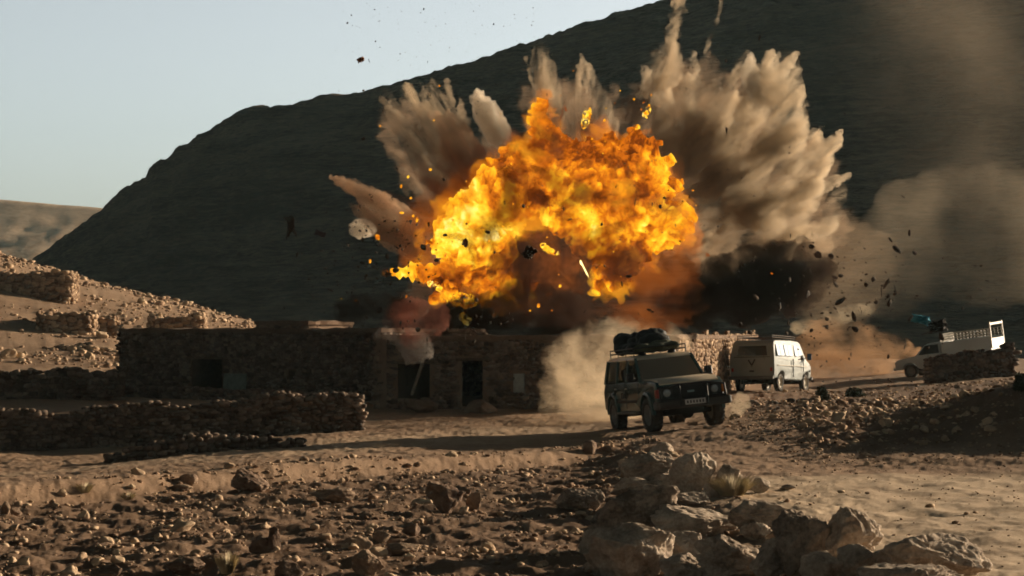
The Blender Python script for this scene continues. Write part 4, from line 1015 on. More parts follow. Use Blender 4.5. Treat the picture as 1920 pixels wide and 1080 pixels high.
def build_van():
    M = car_matrix(1448, 76.0, 90 - 29, 2.7, 1.6, -.01)
    t = thing('van', 'old white van with a roof rack seen from behind, parked by the stone house', 'van', M)
    wh = mat_basic('van_paint', (.235, .265, .26), .55, var=.18, scale=1.5, spec=.2); Wd = .95
    wf = lambda x, z: Wd * (1 - .13 * ss((z - 1.2) / .8) - .05 * ss((.75 - z) / .3)) * (1 - .10 * ss((x - 1.3) / .9))
    prof = [(-2.10, .52), (-2.13, .9), (-2.10, 1.28)] + [(-2.02, 1.75), (-1.93, 1.90), (-1.75, 1.97), (0, 2.0), (.75, 1.97), (.95, 1.90), (1.28, 1.30), (1.42, 1.22), (1.95, 1.10), (2.12, .98), (2.18, .75), (2.15, .50)]
    prof += arch(1.42, (.40, .36), .50)[::-1] + [(.9, .42), (-1.0, .42)] + arch(-1.38, (.40, .36), .50)[::-1] + [(-2.0, .48)]
    # two courses so that the sides bulge at the waist
    low = [p for p in prof if p[1] <= 1.32]; 
    b = MB(); b.prism(prof, Wd, wf=wf, bev=.06, seg=3); b.build('body', wh, t, True)
    def win(n, pts, m=M_glass_van): MB().quad(pts, .02).build(n, m, t)
    win('rear_window', [(-2.09, .62, 1.36), (-2.09, -.62, 1.36), (-2.02, -.56, 1.74), (-2.02, .56, 1.74)])
    win('windscreen', [(1.27, -.74, 1.36), (1.27, .74, 1.36), (1.01, .68, 1.84), (1.01, -.68, 1.84)])
    for s in (1, -1):
        yl, yh = lambda z: s * (wf(0, z) + .012), 0
        for x0, x1 in ((-1.80, -1.05), (-.95, -.15), (.12, .95)):
            xf = x1 - (.0 if x1 < .9 else .22)
            MB().quad([(x0, s * (wf(0, 1.36) + .012), 1.36), (x1, s * (wf(0, 1.36) + .012), 1.36), (xf, s * (wf(0, 1.80) + .012), 1.80), (x0, s * (wf(0, 1.80) + .012), 1.80)], .02).build('side_window', M_glass_van, t)
            MB().bar(((x0 + x1) / 2 - .02, s * (wf(0, 1.36) + .022), 1.36), ((x0 + x1) / 2 - .02, s * (wf(0, 1.8) + .022), 1.80), .03, .012).build('window_bar', wh, t)
        for xx in (-.10, 1.02): MB().box((xx, s * .945, .9), (.015, .03, .72)).build('door_seam', M_under, t)
        MB().box((.02, s * .965, 1.12), (.16, .03, .03), None, .008).build('door_handle', M_chrome, t)
        MB().box((-.2, s * .955, .98), (3.2, .014, .025)).build('side_crease', mat_basic('crease', (.42, .38, .3), .6), t)
        mr = MB(); mr.box((1.22, s * 1.13, 1.36), (.05, .18, .26), None, .015); mr.bar((1.24, s * .92, 1.3), (1.22, s * 1.08, 1.34), .03); mr.build('wing_mirror', mat_basic('mirror_blue', (.03, .06, .13), .3), t)
        MB().box((-2.14, s * .80, .82), (.03, .09, .14), None, .01).build('tail_light', M_red, t)
    # dark V-shaped mark and handle on the rear door, plate
    q = MB(); q.bar((-2.137, .14, 1.20), (-2.142, .01, 1.00), .012, .05); q.bar((-2.137, -.14, 1.22), (-2.142, -.01, 1.00), .012, .05); q.bar((-2.142, 0, 1.03), (-2.142, 0, .92), .012, .045); q.build('rear_emblem', M_black, t)
    MB().box((-2.145, 0, .76), (.03, .20, .06), None, .01).build('rear_handle', M_black, t)
    MB().box((-2.12, 0, 1.305), (.03, 1.5, .02)).build('tailgate_seam', M_under, t)
    MB().box((-2.22, 0, .50), (.16, 1.86, .14), None, .03).build('rear_bumper', mat_basic('van_bumper', (.10, .10, .09), .6), t)
    MB().box((2.22, 0, .50), (.14, 1.75, .15), None, .03).build('front_bumper', mat_basic('van_bumper', (.10, .10, .09), .6), t)
    for s in (1, -1):
        hl = MB().lathe([(.001, .05), (.085, .045), (.105, 0), (.001, -.01)], 18).build('headlight', M_lamp, t, True); hl.location = (2.16, s * .66, .88); hl.rotation_euler = (0, 0, -math.pi / 2)
    u = MB(); u.box((0, 0, .42), (3.7, .9, .14)); u.tube((-1.38, -.78, .33), (-1.38, .78, .33), .06); u.tube((1.42, -.78, .33), (1.42, .78, .33), .05); u.box((-1.75, .3, .36), (.5, .45, .2), None, .05); u.build('underbody', M_under, t)
    rw = mat_basic('van_rim', (.5, .45, .36), .6)
    for x in (1.42, -1.38):
        for s in (1, -1): wheel(t, x, s * .80, .33, .19, s, rimcol=rw)
    rk = MB()
    for s in (1, -1):
        rk.tube((.75, s * .72, 2.15), (-1.8, s * .72, 2.15), .016, 6); rk.tube((.75, s * .72, 2.07), (-1.8, s * .72, 2.07), .014, 6)
        for x in (.75, .1, -.6, -1.2, -1.8): rk.tube((x, s * .72, 1.92), (x, s * .72, 2.16), .014, 6)
    for k in range(9): rk.bar((.75 - k * .32, -.72, 2.08), (.75 - k * .32, .72, 2.08), .04, .015)
    rk.tube((.75, -.72, 2.15), (.75, .72, 2.15), .016, 6); rk.tube((-1.8, -.72, 2.15), (-1.8, .72, 2.15), .016, 6)
    rk.build('roof_rack', mat_basic('rack_rust', (.10, .07, .05), .8), t)
build_van()

def build_pickup():
    M = car_matrix(1782, 85.5, 146, 3.0, 1.4, -.01)
    M = M @ Matrix.Rotation(R(3.0), 4, 'Y')
    M.translation.z += .05
    t = thing('pickup_truck', 'white pickup with a caged load bed standing behind the short dark stone wall', 'pickup truck', M)
    wh = mat_basic('pickup_paint', (.44, .50, .51), .4, var=.12, scale=1.5, spec=.4); cg = mat_basic('cage_paint', (.5, .45, .36), .5)
    Wd = .83
    prof = [(-2.3, .50), (-2.32, .95), (.15, .97), (1.1, .98), (2.15, .86), (2.24, .70), (2.22, .42)] + arch(1.52, (.37, .33), .42)[::-1] + [(1.0, .36), (-1.1, .36)] + arch(-1.48, (.37, .33), .42)[::-1] + [(-2.2, .42)]
    MB().prism(prof, Wd, wf=lambda x, z: Wd * (1 - .04 * ss((.6 - z) / .2)) * (1 - .08 * ss((x - 1.7) / .6)), bev=.04, seg=3).build('body', wh, t, True)
    MB().prism([(.02, .95), (.02, 1.40), (.10, 1.47), (.62, 1.46), (.78, 1.40), (1.22, .96)], .74, wf=lambda x, z: .80 - .12 * ss((z - .98) / .45), bev=.05, seg=3).build('cab', wh, t, True)
    for s in (1, -1):
        MB().quad([(.10, s * .805, 1.0), (1.06, s * .805, 1.0), (.74, s * .715, 1.38), (.12, s * .715, 1.38)], .03).build('side_window', M_glass, t)
        MB().box((.60, s * .838, .72), (.012, .02, .5)).build('door_seam', M_under, t)
        MB().box((.2, s * .85, .88), (.14, .03, .03)).build('door_handle', M_chrome, t)
    MB().quad([(1.20, -.68, 1.0), (1.20, .68, 1.0), (.80, .60, 1.39), (.80, -.60, 1.39)], .03).build('windscreen', M_glass, t)
    # high bed sides and cage
    b = MB()
    for s in (1, -1): b.box((-1.18, s * .80, 1.20), (2.28, .035, .50), None, .005)
    b.box((-.05, 0, 1.2), (.035, 1.56, .50)); b.box((-1.18, 0, .99), (2.26, 1.58, .03)); b.build('load_bed', wh, t)
    MB().box((-2.36, 0, 1.16), (.04, 1.62, .42), None, .01).build('tailgate', mat_basic('tailgate_paint', (.6, .58, .52), .45, spec=.4), t)
    c = MB()
    for s in (1, -1):
        for k in range(15): c.tube((-.06 - k * .16, s * .80, 1.44), (-.06 - k * .16, s * .80, 1.80 + .0 * k), .010, 6)
        for z in (1.56, 1.68, 1.80): c.tube((-.05, s * .80, z), (-2.32, s * .80, z), .014, 6)
    for k in range(12): c.tube((-.05, -.77 + k * .14, 1.40), (-.05, -.77 + k * .14, 1.80), .013, 6)
    for z in (1.5, 1.6, 1.7, 1.8): c.tube((-.05, -.80, z), (-.05, .80, z), .016, 6)
    c.build('cage', cg, t)
    f = MB()
    for s in (1, -1): f.bar((-2.36, s * .79, .95), (-2.36, s * .77, 2.10), .06, .05)
    f.bar((-2.36, -.80, 2.0), (-2.36, .80, 2.0), .07, .09); f.build('tail_frame', cg, t)
    for s in (1, -1):
        hl = MB().box((2.22, s * .60, .72), (.06, .30, .15), None, .02).build('headlight', M_lamp, t)
    MB().box((2.27, 0, .48), (.12, 1.6, .13), None, .03).build('front_bumper', M_chrome, t)
    u = MB(); u.box((0, 0, .36), (3.8, .8, .12)); u.tube((1.52, -.7, .31), (1.52, .7, .31), .05); u.tube((-1.48, -.7, .31), (-1.48, .7, .31), .06); u.build('underbody', M_under, t)
    for x in (1.52, -1.48):
        for s in (1, -1): wheel(t, x, s * .70, .31, .17, s)
build_pickup()

def mat_smoke(name, col, dens, an=.3, scale=.9, lo=.42, hi=.60, streak=0.0, rate=.25, det=4, col2=None, fire=None, estr=1.0, floor=.0, centre=(1050, 560, 64.0), absorb=None, dist=.5, xfade=None):
    """uneven smoke: density follows a noise, drawn out along lines from the blast centre when streak > 0"""
    m, n, l = newmat(name); n.remove(n['Principled BSDF'])
    g = n.new('ShaderNodeNewGeometry'); vec = g.outputs['Position']
    if streak:
        c = PT(*centre); sb = n.new('ShaderNodeVectorMath'); sb.operation = 'SUBTRACT'; sb.inputs[1].default_value = c; l.new(vec, sb.inputs[0])
        nm = n.new('ShaderNodeVectorMath'); nm.operation = 'NORMALIZE'; l.new(sb.outputs[0], nm.inputs[0])
        sc = n.new('ShaderNodeVectorMath'); sc.operation = 'SCALE'; sc.inputs['Scale'].default_value = streak; l.new(nm.outputs[0], sc.inputs[0])
        s2 = n.new('ShaderNodeVectorMath'); s2.operation = 'SCALE'; s2.inputs['Scale'].default_value = .27; l.new(sb.outputs[0], s2.inputs[0])
        ad = n.new('ShaderNodeVectorMath'); l.new(sc.outputs[0], ad.inputs[0]); l.new(s2.outputs[0], ad.inputs[1]); vec = ad.outputs[0]
    t = n.new('ShaderNodeTexNoise'); t.inputs['Scale'].default_value = scale; t.inputs['Detail'].default_value = det; t.inputs['Roughness'].default_value = .66; t.inputs['Distortion'].default_value = dist
    l.new(vec, t.inputs['Vector'])
    mr = n.new('ShaderNodeMapRange'); mr.inputs['From Min'].default_value = lo; mr.inputs['From Max'].default_value = hi; mr.inputs['To Min'].default_value = floor * dens; mr.inputs['To Max'].default_value = dens; mr.interpolation_type = 'SMOOTHSTEP'
    l.new(t.outputs[0], mr.inputs['Value'])
    v = n.new('ShaderNodeVolumePrincipled'); v.inputs['Color'].default_value = (*col, 1); v.inputs['Anisotropy'].default_value = an; v.inputs['Absorption Color'].default_value = (*(absorb or (0, 0, 0)), 1)
    dn = mr.outputs[0]
    if xfade:
        sx = n.new('ShaderNodeSeparateXYZ'); l.new(g.outputs['Position'], sx.inputs[0]); m5 = n.new('ShaderNodeMapRange'); m5.interpolation_type = 'SMOOTHSTEP'
        m5.inputs['From Min'].default_value = xfade[0]; m5.inputs['From Max'].default_value = xfade[1]; l.new(sx.outputs[0], m5.inputs['Value'])
        mm = n.new('ShaderNodeMath'); mm.operation = 'MULTIPLY'; l.new(dn, mm.inputs[0]); l.new(m5.outputs[0], mm.inputs[1]); dn = mm.outputs[0]
    l.new(dn, v.inputs['Density'])
    if col2:
        r = n.new('ShaderNodeValToRGB'); r.color_ramp.elements[0].position = lo; r.color_ramp.elements[0].color = (*col2, 1); r.color_ramp.elements[1].position = hi + .05; r.color_ramp.elements[1].color = (*col, 1)
        l.new(t.outputs[0], r.inputs[0]); l.new(r.outputs[0], v.inputs['Color'])
    if fire:
        r = n.new('ShaderNodeValToRGB'); cr = r.color_ramp; cr.elements[0].position = 0; cr.elements[0].color = (*fire[0][1], 1); cr.elements[1].position = 1; cr.elements[1].color = (*fire[-1][1], 1)
        for p, c in fire[1:-1]: e = cr.elements.new(p); e.color = (*c, 1)
        l.new(t.outputs[0], r.inputs[0])
        l.new(r.outputs[0], v.inputs['Emission Color'])
        mu = n.new('ShaderNodeMath'); mu.operation = 'MULTIPLY'; mu.inputs[1].default_value = estr; l.new(mr.outputs[0], mu.inputs[0]); l.new(mu.outputs[0], v.inputs['Emission Strength'])
        m.cycles.emission_sampling = 'NONE'
    l.new(v.outputs[0], n['Material Output'].inputs['Volume']); m.cycles.volume_step_rate = rate; return m

# ------------------------------------------------------------------ the blast: fire, dust plumes and smoke
def chain(pts, d, dy=0.0, sq=1.0):
    """pts (px, py, radius px[, depth offset m]) -> spheres along the polyline"""
    out = []
    P = []
    for p in pts:
        dd = d + dy + (p[3] if len(p) > 3 else 0); w = PT(p[0], p[1], dd); P.append((w, p[2] / F * dd))
    if len(P) == 1: w, r = P[0]; return [(w.x, w.y, w.z, r, r * sq, r)]
    for (a, ra), (b, rb) in zip(P, P[1:]):
        n = max(2, int((b - a).length / (.45 * min(ra, rb) + 1e-3)) + 1)
        for k in range(n):
            t = k / (n - 1); w = a.lerp(b, t); r = ra + (rb - ra) * t; out.append((w.x, w.y, w.z, r, r * sq, r))
    return out

def cloud(name, label, cat, chains, d, mat, voxel=.14, shrink=1.0, amp=.35, freq=.6, seed=0, sq=1.0, radial=None, fine=.35, bill=.5, group=None, heat=False):
    sp_ = []
    for c in chains: sp_ += chain([(p[0], p[1], p[2] * shrink if p[2] > 12 else p[2]) + tuple(p[3:]) for p in c], d, sq=sq)
    rs = np.random.RandomState(seed)
    sp_ = [(x + rs.normal() * rx * .10, y, z + rs.normal() * rx * .10, rx, ry, rz) for x, y, z, rx, ry, rz in sp_]
    me = remesh(sp_, voxel); v = get_v(me); n = get_n(me)
    q = v * freq + seed * 3.7
    if radial is not None:      # streaks that run away from the blast centre
        c = PT(radial[0], radial[1], d); w = v - np.array(c); rr = np.linalg.norm(w, axis=1, keepdims=True) + 1e-6
        q = np.hstack([w / rr * radial[2], rr * .0])[:, :3] + w * freq * .28 + seed
    dis = amp * (.5 * fbm(q, 3) + bill * .5 * fbm(q * 2.1 + 4, 4, True)) + amp * fine * fbm(v * freq * 5 + seed, 3, True)
    v = v + n * dis[:, None]
    set_v(me, v); me.polygons.foreach_set('use_smooth', [True] * len(me.polygons)); me.materials.clear()
    if heat:
        at = me.attributes.new('lump', 'FLOAT', 'POINT'); at.data.foreach_set('value', (dis / amp).astype(np.float32))
    o = link(name, me, mat); tag(o, label, cat, group); return o

def mat_fire(name, lo=.40, hi=.66, strength=1.0, scale=.55, light=False, torn=False):
    m, n, l = newmat(name); n.remove(n['Principled BSDF'])
    g = n.new('ShaderNodeNewGeometry'); at = n.new('ShaderNodeAttribute'); at.attribute_name = 'lump'
    w = n.new('ShaderNodeTexNoise'); w.inputs['Scale'].default_value = scale * 1.2; w.inputs['Detail'].default_value = 3; l.new(g.outputs['Position'], w.inputs['Vector'])
    vm = n.new('ShaderNodeVectorMath'); vm.operation = 'MULTIPLY_ADD'; vm.inputs[1].default_value = (1.6, 1.6, 1.6); l.new(w.outputs['Color'], vm.inputs[0]); l.new(g.outputs['Position'], vm.inputs[2])
    a = n.new('ShaderNodeTexNoise'); a.inputs['Scale'].default_value = scale; a.inputs['Detail'].default_value = 9; a.inputs['Roughness'].default_value = .66; a.inputs['Distortion'].default_value = .8; l.new(vm.outputs[0], a.inputs['Vector'])
    f = n.new('ShaderNodeTexNoise'); f.inputs['Scale'].default_value = scale * 4.5; f.inputs['Detail'].default_value = 7; f.inputs['Roughness'].default_value = .7; l.new(vm.outputs[0], f.inputs['Vector'])
    m1 = n.new('ShaderNodeMath'); m1.operation = 'MULTIPLY_ADD'; m1.inputs[1].default_value = .72; l.new(a.outputs[0], m1.inputs[0])
    m2 = n.new('ShaderNodeMath'); m2.operation = 'MULTIPLY_ADD'; m2.inputs[1].default_value = .30; l.new(f.outputs[0], m2.inputs[0])
    m3 = n.new('ShaderNodeMath'); m3.operation = 'MULTIPLY'; m3.inputs[1].default_value = .16; l.new(at.outputs['Fac'], m3.inputs[0])
    l.new(m3.outputs[0], m2.inputs[2]); l.new(m2.outputs[0], m1.inputs[2])
    r = n.new('ShaderNodeValToRGB'); cr = r.color_ramp
    cr.elements[0].position = lo - .06; cr.elements[0].color = (.02, .004, .001, 1); cr.elements[1].position = hi + .06; cr.elements[1].color = (1.3, 1.0, .34, 1)
    for t, c in ((.15, (.16, .030, .002)), (.38, (.52, .125, .004)), (.60, (.84, .35, .010)), (.82, (1.0, .58, .035))):
        e = cr.elements.new(lo + (hi - lo) * t); e.color = (*c, 1)
    l.new(m1.outputs[0], r.inputs[0])
    em = n.new('ShaderNodeEmission'); em.inputs[1].default_value = strength; l.new(r.outputs[0], em.inputs[0]); sh = em.outputs[0]
    if torn:
        q = n.new('ShaderNodeTexNoise'); q.inputs['Scale'].default_value = 4.5; q.inputs['Detail'].default_value = 5; q.inputs['Distortion'].default_value = 1; l.new(g.outputs['Position'], q.inputs['Vector'])
        k = n.new('ShaderNodeMapRange'); k.inputs['From Min'].default_value = .48; k.inputs['From Max'].default_value = .57; l.new(q.outputs[0], k.inputs['Value'])
        tr = n.new('ShaderNodeBsdfTransparent'); ms = n.new('ShaderNodeMixShader'); l.new(k.outputs[0], ms.inputs[0]); l.new(tr.outputs[0], ms.inputs[1]); l.new(sh, ms.inputs[2]); sh = ms.outputs[0]
    l.new(sh, n['Material Output'].inputs['Surface'])
    m.cycles.emission_sampling = 'AUTO' if light else 'NONE'; return m

FD = 64.0
M_fire = mat_fire('fire', .435, .685, .90, .34, light=True)
M_torn = mat_fire('fire_torn', .38, .62, .9, 1.2, torn=True)
cloud('fireball', 'huge orange and yellow fireball bursting above the stone house', 'fireball', [
    [(850, 445, 42), (905, 405, 58), (965, 375, 66), (1010, 345, 62)], [(930, 350, 45), (985, 310, 44), (1022, 290, 34)], [(1018, 300, 30), (1022, 255, 22), (1020, 225, 13), (1017, 196, 5)],
    [(1060, 320, 40), (1100, 300, 36), (1115, 280, 22)], [(1060, 380, 62), (1120, 370, 62), (1185, 385, 66), (1240, 420, 46), (1275, 430, 24)], [(1155, 310, 34), (1190, 285, 32), (1212, 280, 18)],
    [(1180, 330, 48), (1225, 350, 34)], [(1150, 430, 62), (1168, 480, 46), (1150, 515, 24)], [(1060, 400, 45), (1110, 440, 45)], [(905, 450, 56), (870, 495, 40), (905, 520, 34), (950, 540, 30), (985, 558, 17), (1002, 570, 9)],
    [(870, 500, 34), (815, 514, 15), (775, 507, 8), (742, 511, 5), (722, 515, 2)], [(850, 530, 26), (825, 548, 12), (815, 560, 5)], [(1150, 280, 14), (1140, 262, 8)],
    [(990, 290, 14), (978, 262, 4)], [(1060, 290, 16), (1062, 255, 4)], [(940, 330, 18), (922, 306, 4)], [(900, 380, 16), (872, 362, 4)], [(1230, 320, 18), (1256, 300, 4)], [(1100, 290, 14), (1108, 258, 3)], [(1280, 400, 14), (1302, 388, 4)], [(860, 420, 16), (828, 410, 4)], [(1000, 540, 16), (1035, 560, 4)], [(1120, 520, 14), (1112, 548, 4)], [(1010, 280, 12), (1004, 238, 8), (1008, 205, 3)], [(1035, 270, 12), (1046, 236, 3)], [(955, 310, 12), (944, 284, 3)], [(885, 385, 12), (852, 376, 3)], [(1075, 300, 11), (1080, 262, 3)], [(1128, 290, 11), (1134, 254, 3)], [(1180, 275, 11), (1184, 246, 3)], [(1215, 290, 11), (1236, 268, 3)], [(1250, 350, 12), (1280, 336, 3)], [(830, 470, 12), (796, 452, 3)]],
    FD, M_fire, voxel=.09, amp=.80, freq=.6, seed=5, fine=.40, bill=.9, heat=True, shrink=.86)
cloud('flame', 'bright tongue of flame rising alone above the middle of the fireball', 'flame', [[(1094, 238, 5), (1099, 218, 9), (1106, 200, 2)]], FD, M_torn, voxel=.05, amp=.22, freq=2, seed=6, heat=True)
cloud('flame', 'small flame floating above the right shoulder of the fireball', 'flame', [[(1207, 222, 4), (1213, 210, 6), (1218, 198, 2)]], FD, M_torn, voxel=.05, amp=.16, freq=2.4, seed=7, heat=True)
cloud('flame', 'round flame between the fireball top and the small floating flame', 'flame', [[(1193, 240, 7), (1190, 250, 5)]], FD, M_torn, voxel=.05, amp=.12, freq=2.4, seed=8, heat=True)
cloud('flame', 'ragged flame shreds hanging below the left end of the fireball', 'flame', [[(858, 562, 14), (884, 566, 10), (846, 560, 7)], [(872, 600, 8), (866, 590, 5)]], FD - 1, M_torn, voxel=.05, amp=.25, freq=2, seed=9, heat=True)
cloud('flame', 'curled bright flame at the left fringe under the long tongue', 'flame', [[(806, 532, 5), (824, 541, 6), (830, 555, 3)]], FD - 2, mat_fire('fire_bright', .32, .58, 1.0, 1.5, torn=True), voxel=.05, amp=.2, freq=2, seed=10, heat=True)
cloud('flame', 'burning fragment with a white-hot tip inside the dark smoke', 'flame', [[(1088, 490, 3), (1098, 508, 2.4), (1106, 524, 1.2)]], FD - 7, mat_fire('fire_white', .1, .30, 1.3), voxel=.04, amp=.06, freq=3, seed=11, heat=True)
cloud('flame', 'small twisting flame left of the burning fragment', 'flame', [[(1018, 460, 5), (1030, 470, 5), (1046, 476, 4)]], FD - 7, mat_fire('fire_bright2', .32, .58, 1.0, 1.5, torn=True), voxel=.04, amp=.12, freq=3, seed=12, heat=True)

# glow of hot gas round the fire and dark soot in it
FIRE_R = [(0, (.10, .012, .001)), (.40, (.25, .035, .002)), (.52, (.55, .11, .004)), (.64, (.95, .40, .015)), (1, (1.1, .7, .1))]
V_shell = mat_smoke('flame_veil', (.25, .10, .04), 2.6, .2, 1.0, .47, .62, rate=.12, det=6, fire=FIRE_R, estr=.46)
cloud('flame_veil', 'ragged veil of burning gas round the fireball', 'flame', [
    [(815, 450, 50), (905, 400, 72), (965, 365, 82), (1010, 335, 78)], [(925, 340, 56), (985, 300, 54), (1022, 280, 42)], [(1018, 300, 40), (1020, 240, 26), (1017, 185, 10)],
    [(1060, 310, 54), (1105, 290, 48), (1120, 250, 22)], [(1060, 380, 76), (1120, 360, 76), (1185, 375, 80), (1245, 415, 60), (1282, 432, 34)], [(1155, 300, 46), (1195, 278, 40), (1215, 265, 20)], [(1195, 330, 60), (1240, 355, 44)],
    [(1150, 430, 76), (1172, 485, 62), (1150, 525, 38)], [(905, 450, 70), (870, 505, 54), (905, 530, 46), (950, 548, 40), (990, 562, 26), (1012, 574, 14)], [(870, 500, 44), (815, 512, 28), (765, 506, 20), (726, 512, 9)], [(850, 540, 36), (815, 562, 16)]],
    FD, V_shell, voxel=.12, amp=.9, freq=.8, seed=14, shrink=.88, fine=.5, radial=(1050, 520, 8))
V_glow = mat_smoke('hot_gas', (.45, .20, .08), .8, .2, .55, .44, .62, streak=3, rate=.25, fire=[(0, (.25, .05, .01)), (.45, (.5, .10, .012)), (.6, (.9, .25, .02)), (1, (1, .4, .05))], estr=.14)
cloud('hot_gas', 'orange-brown hot gas wrapped round the fireball', 'smoke', [
    [(820, 440, 70), (900, 390, 88), (1000, 340, 95), (1100, 330, 90), (1210, 370, 80), (1270, 430, 50)], [(860, 500, 60), (960, 540, 50)], [(1150, 480, 85), (1200, 540, 80), (1230, 580, 50)], [(1270, 520, 50), (1290, 560, 34)], [(1020, 260, 34), (1018, 200, 14)], [(1200, 300, 46)], [(930, 520, 60), (1010, 510, 80), (1090, 520, 70)]],
    FD + 1.5, V_glow, voxel=.2, amp=1.5, freq=.5, seed=13)
V_soot = mat_smoke('soot', (.12, .07, .045), 1.5, .2, .6, .40, .58, floor=.15)
V_black = mat_smoke('soot_black', (.035, .022, .016), 3.0, .2, .7, .38, .60, floor=.2, det=6)
V_soot2 = mat_smoke('soot_thin', (.18, .11, .07), .8, .2, .7, .42, .60)
V_pocket = mat_smoke('soot_pocket', (.07, .04, .028), 2.6, .2, .9, .44, .60, floor=.05, det=6, dist=1.0)
def soot(label, ch, d, mat=None, **k): return cloud('dark_smoke', label, 'smoke', ch, d, mat or V_soot, **{**dict(voxel=.16, amp=.7, freq=.6), **k})
soot('dark brown smoke pocket in front of the lower middle of the fireball', [[(940, 500, 28), (990, 480, 40), (1050, 475, 42), (1075, 520, 46), (1040, 560, 40)], [(1000, 520, 45), (960, 580, 30), (1080, 570, 40)]], FD - 5, V_pocket, seed=21)
soot('black smoke lying along the roof under the fireball', [[(850, 610, 26), (930, 605, 34), (1020, 600, 36), (1090, 605, 30)], [(830, 600, 34), (900, 592, 42), (985, 590, 46), (1070, 585, 42)], [(650, 590, 22), (700, 570, 26), (760, 585, 26)]], FD - 3, mat_smoke('soot_roof', (.05, .03, .02), 2.6, .2, .7, .36, .58, floor=.12, det=6), seed=22, amp=.9)
soot('thick black smoke right of the fireball above the white van', [[(1265, 575, 34), (1320, 560, 48), (1400, 555, 55), (1470, 545, 48), (1530, 520, 34)], [(1340, 520, 42), (1430, 500, 46), (1500, 480, 34)]], FD + 3, V_black, seed=23)
soot('dark smoke column behind the embers at the top right of the fireball', [[(1160, 270, 34), (1190, 220, 36), (1215, 180, 24)], [(1110, 250, 26), (1120, 180, 14)]], FD + 5, V_soot2, seed=24)
soot('dark smoke between the left spikes and the fireball', [[(770, 440, 22), (800, 400, 30), (830, 340, 40), (870, 300, 40)], [(780, 560, 26), (790, 530, 20)]], FD + 4, V_soot2, seed=25)
soot('dark streak of smoke rising through the middle of the fireball', [[(1052, 330, 8), (1046, 290, 11), (1040, 255, 7)]], FD - 6, V_soot, voxel=.08, amp=.3, seed=26)

# dust plumes
def dust(nm, rgb, dens, an=.35, **k): return mat_smoke(nm, rgb, dens, an, **{**dict(scale=1.0, lo=.41, hi=.59, streak=10.0, floor=.03, det=6, rate=.18, col2=tuple(c * .5 for c in rgb)), **k})
D_tan = dust('dust_tan', (.88, .74, .55), 3.4); D_pale = dust('dust_pale', (.95, .88, .76), 4.6, floor=.5, lo=.34, col2=(.8, .68, .52)); D_brown = dust('dust_brown', (.80, .56, .37), 3.8, floor=.22, lo=.36); D_red = dust('dust_red', (.50, .26, .18), 2.2)
D_thin = dust('dust_thin', (.72, .56, .39), 1.4, lo=.42, hi=.66); D_trail = dust('dust_trail', (.82, .67, .48), 2.6, lo=.42); D_veil = dust('dust_fan', (.60, .44, .30), .8, lo=.44, hi=.66, floor=0)
D_puff = dust('dust_puff', (.88, .42, .32), 2.4, streak=0, scale=.7, lo=.38)
GRP = 'dust plumes thrown up by the blast'
def plume(label, ch, d, m, **k): return cloud('dust_plume', label, 'dust plume', ch, d, m, **{**dict(voxel=.12, amp=.8, freq=.9, radial=(1050, 560, 15), fine=.34, bill=.6, group=GRP), **k})
plume('long brown spike of dust shooting out furthest to the left', [[(618, 331, 5), (660, 352, 13), (715, 385, 24), (775, 430, 34), (830, 460, 30)]], FD + 6, D_brown, seed=31, voxel=.10, amp=.4)
plume('shorter brown spike just below the longest left spike', [[(655, 383, 4), (690, 410, 15), (740, 440, 26), (800, 470, 24)]], FD + 5.5, D_brown, seed=32, voxel=.10, amp=.4)
plume('small round white puff at the tips of the left spikes', [[(675, 425, 17), (692, 432, 14), (664, 436, 8)]], FD + 6.5, D_pale, seed=33, voxel=.08, amp=.3, radial=None)
plume('tall ragged tan plume furthest to the upper left', [[(716, 172, 9), (738, 205, 13), (762, 255, 18), (790, 300, 22), (830, 370, 26)], [(762, 165, 10), (780, 215, 18), (810, 280, 24)], [(812, 160, 12), (822, 200, 20), (850, 260, 26)]], FD + 3, D_trail, seed=34, voxel=.12, amp=.6)
plume('golden brown double-tipped plume at the upper left', [[(808, 212, 8), (828, 235, 14), (850, 280, 24), (880, 345, 30)], [(842, 212, 8), (866, 250, 16), (888, 300, 26), (905, 360, 30)]], FD + 1.5, D_brown, seed=35, amp=.4)
plume('smooth pale tooth-shaped plume above the left shoulder of the fireball', [[(895, 188, 14), (912, 212, 26), (935, 245, 25), (950, 278, 13), (955, 300, 6)]], FD + 4.8, D_pale, seed=36, amp=.55, bill=.6)
plume('reddish streaked plume leaning left above the fireball', [[(826, 298, 6), (850, 345, 18), (885, 395, 30)], [(905, 290, 16), (930, 330, 24)], [(960, 262, 10), (965, 310, 24)]], FD + 1, D_red, seed=37, amp=.5)
plume('faint tan column rising straight over the crest of the fireball', [[(1008, 88, 12), (1018, 130, 22), (1026, 180, 26), (1030, 250, 28)]], FD + 2.5, D_trail, seed=38, amp=.4)
plume('slender tan spike to the right of the central column', [[(1088, 103, 5), (1098, 130, 11), (1112, 160, 14), (1128, 205, 20), (1140, 260, 26)]], FD + 1.5, D_tan, seed=39, voxel=.09, amp=.3)
plume('twisting dust trail reaching the top edge of the picture', [[(1276, -20, 7), (1268, 35, 11), (1255, 80, 14), (1262, 130, 22), (1240, 150, 20)], [(1235, 95, 7), (1220, 130, 13), (1210, 175, 14)]], FD + 6, D_trail, seed=40, voxel=.11, amp=.5, radial=None)
plume('thin broken smoke trail crossing the top edge right of the twisting one', [[(1356, -15, 4), (1348, 25, 5), (1338, 55, 4), (1328, 85, 5), (1320, 105, 3)]], FD + 5, D_tan, seed=41, voxel=.06, amp=.25, radial=None)
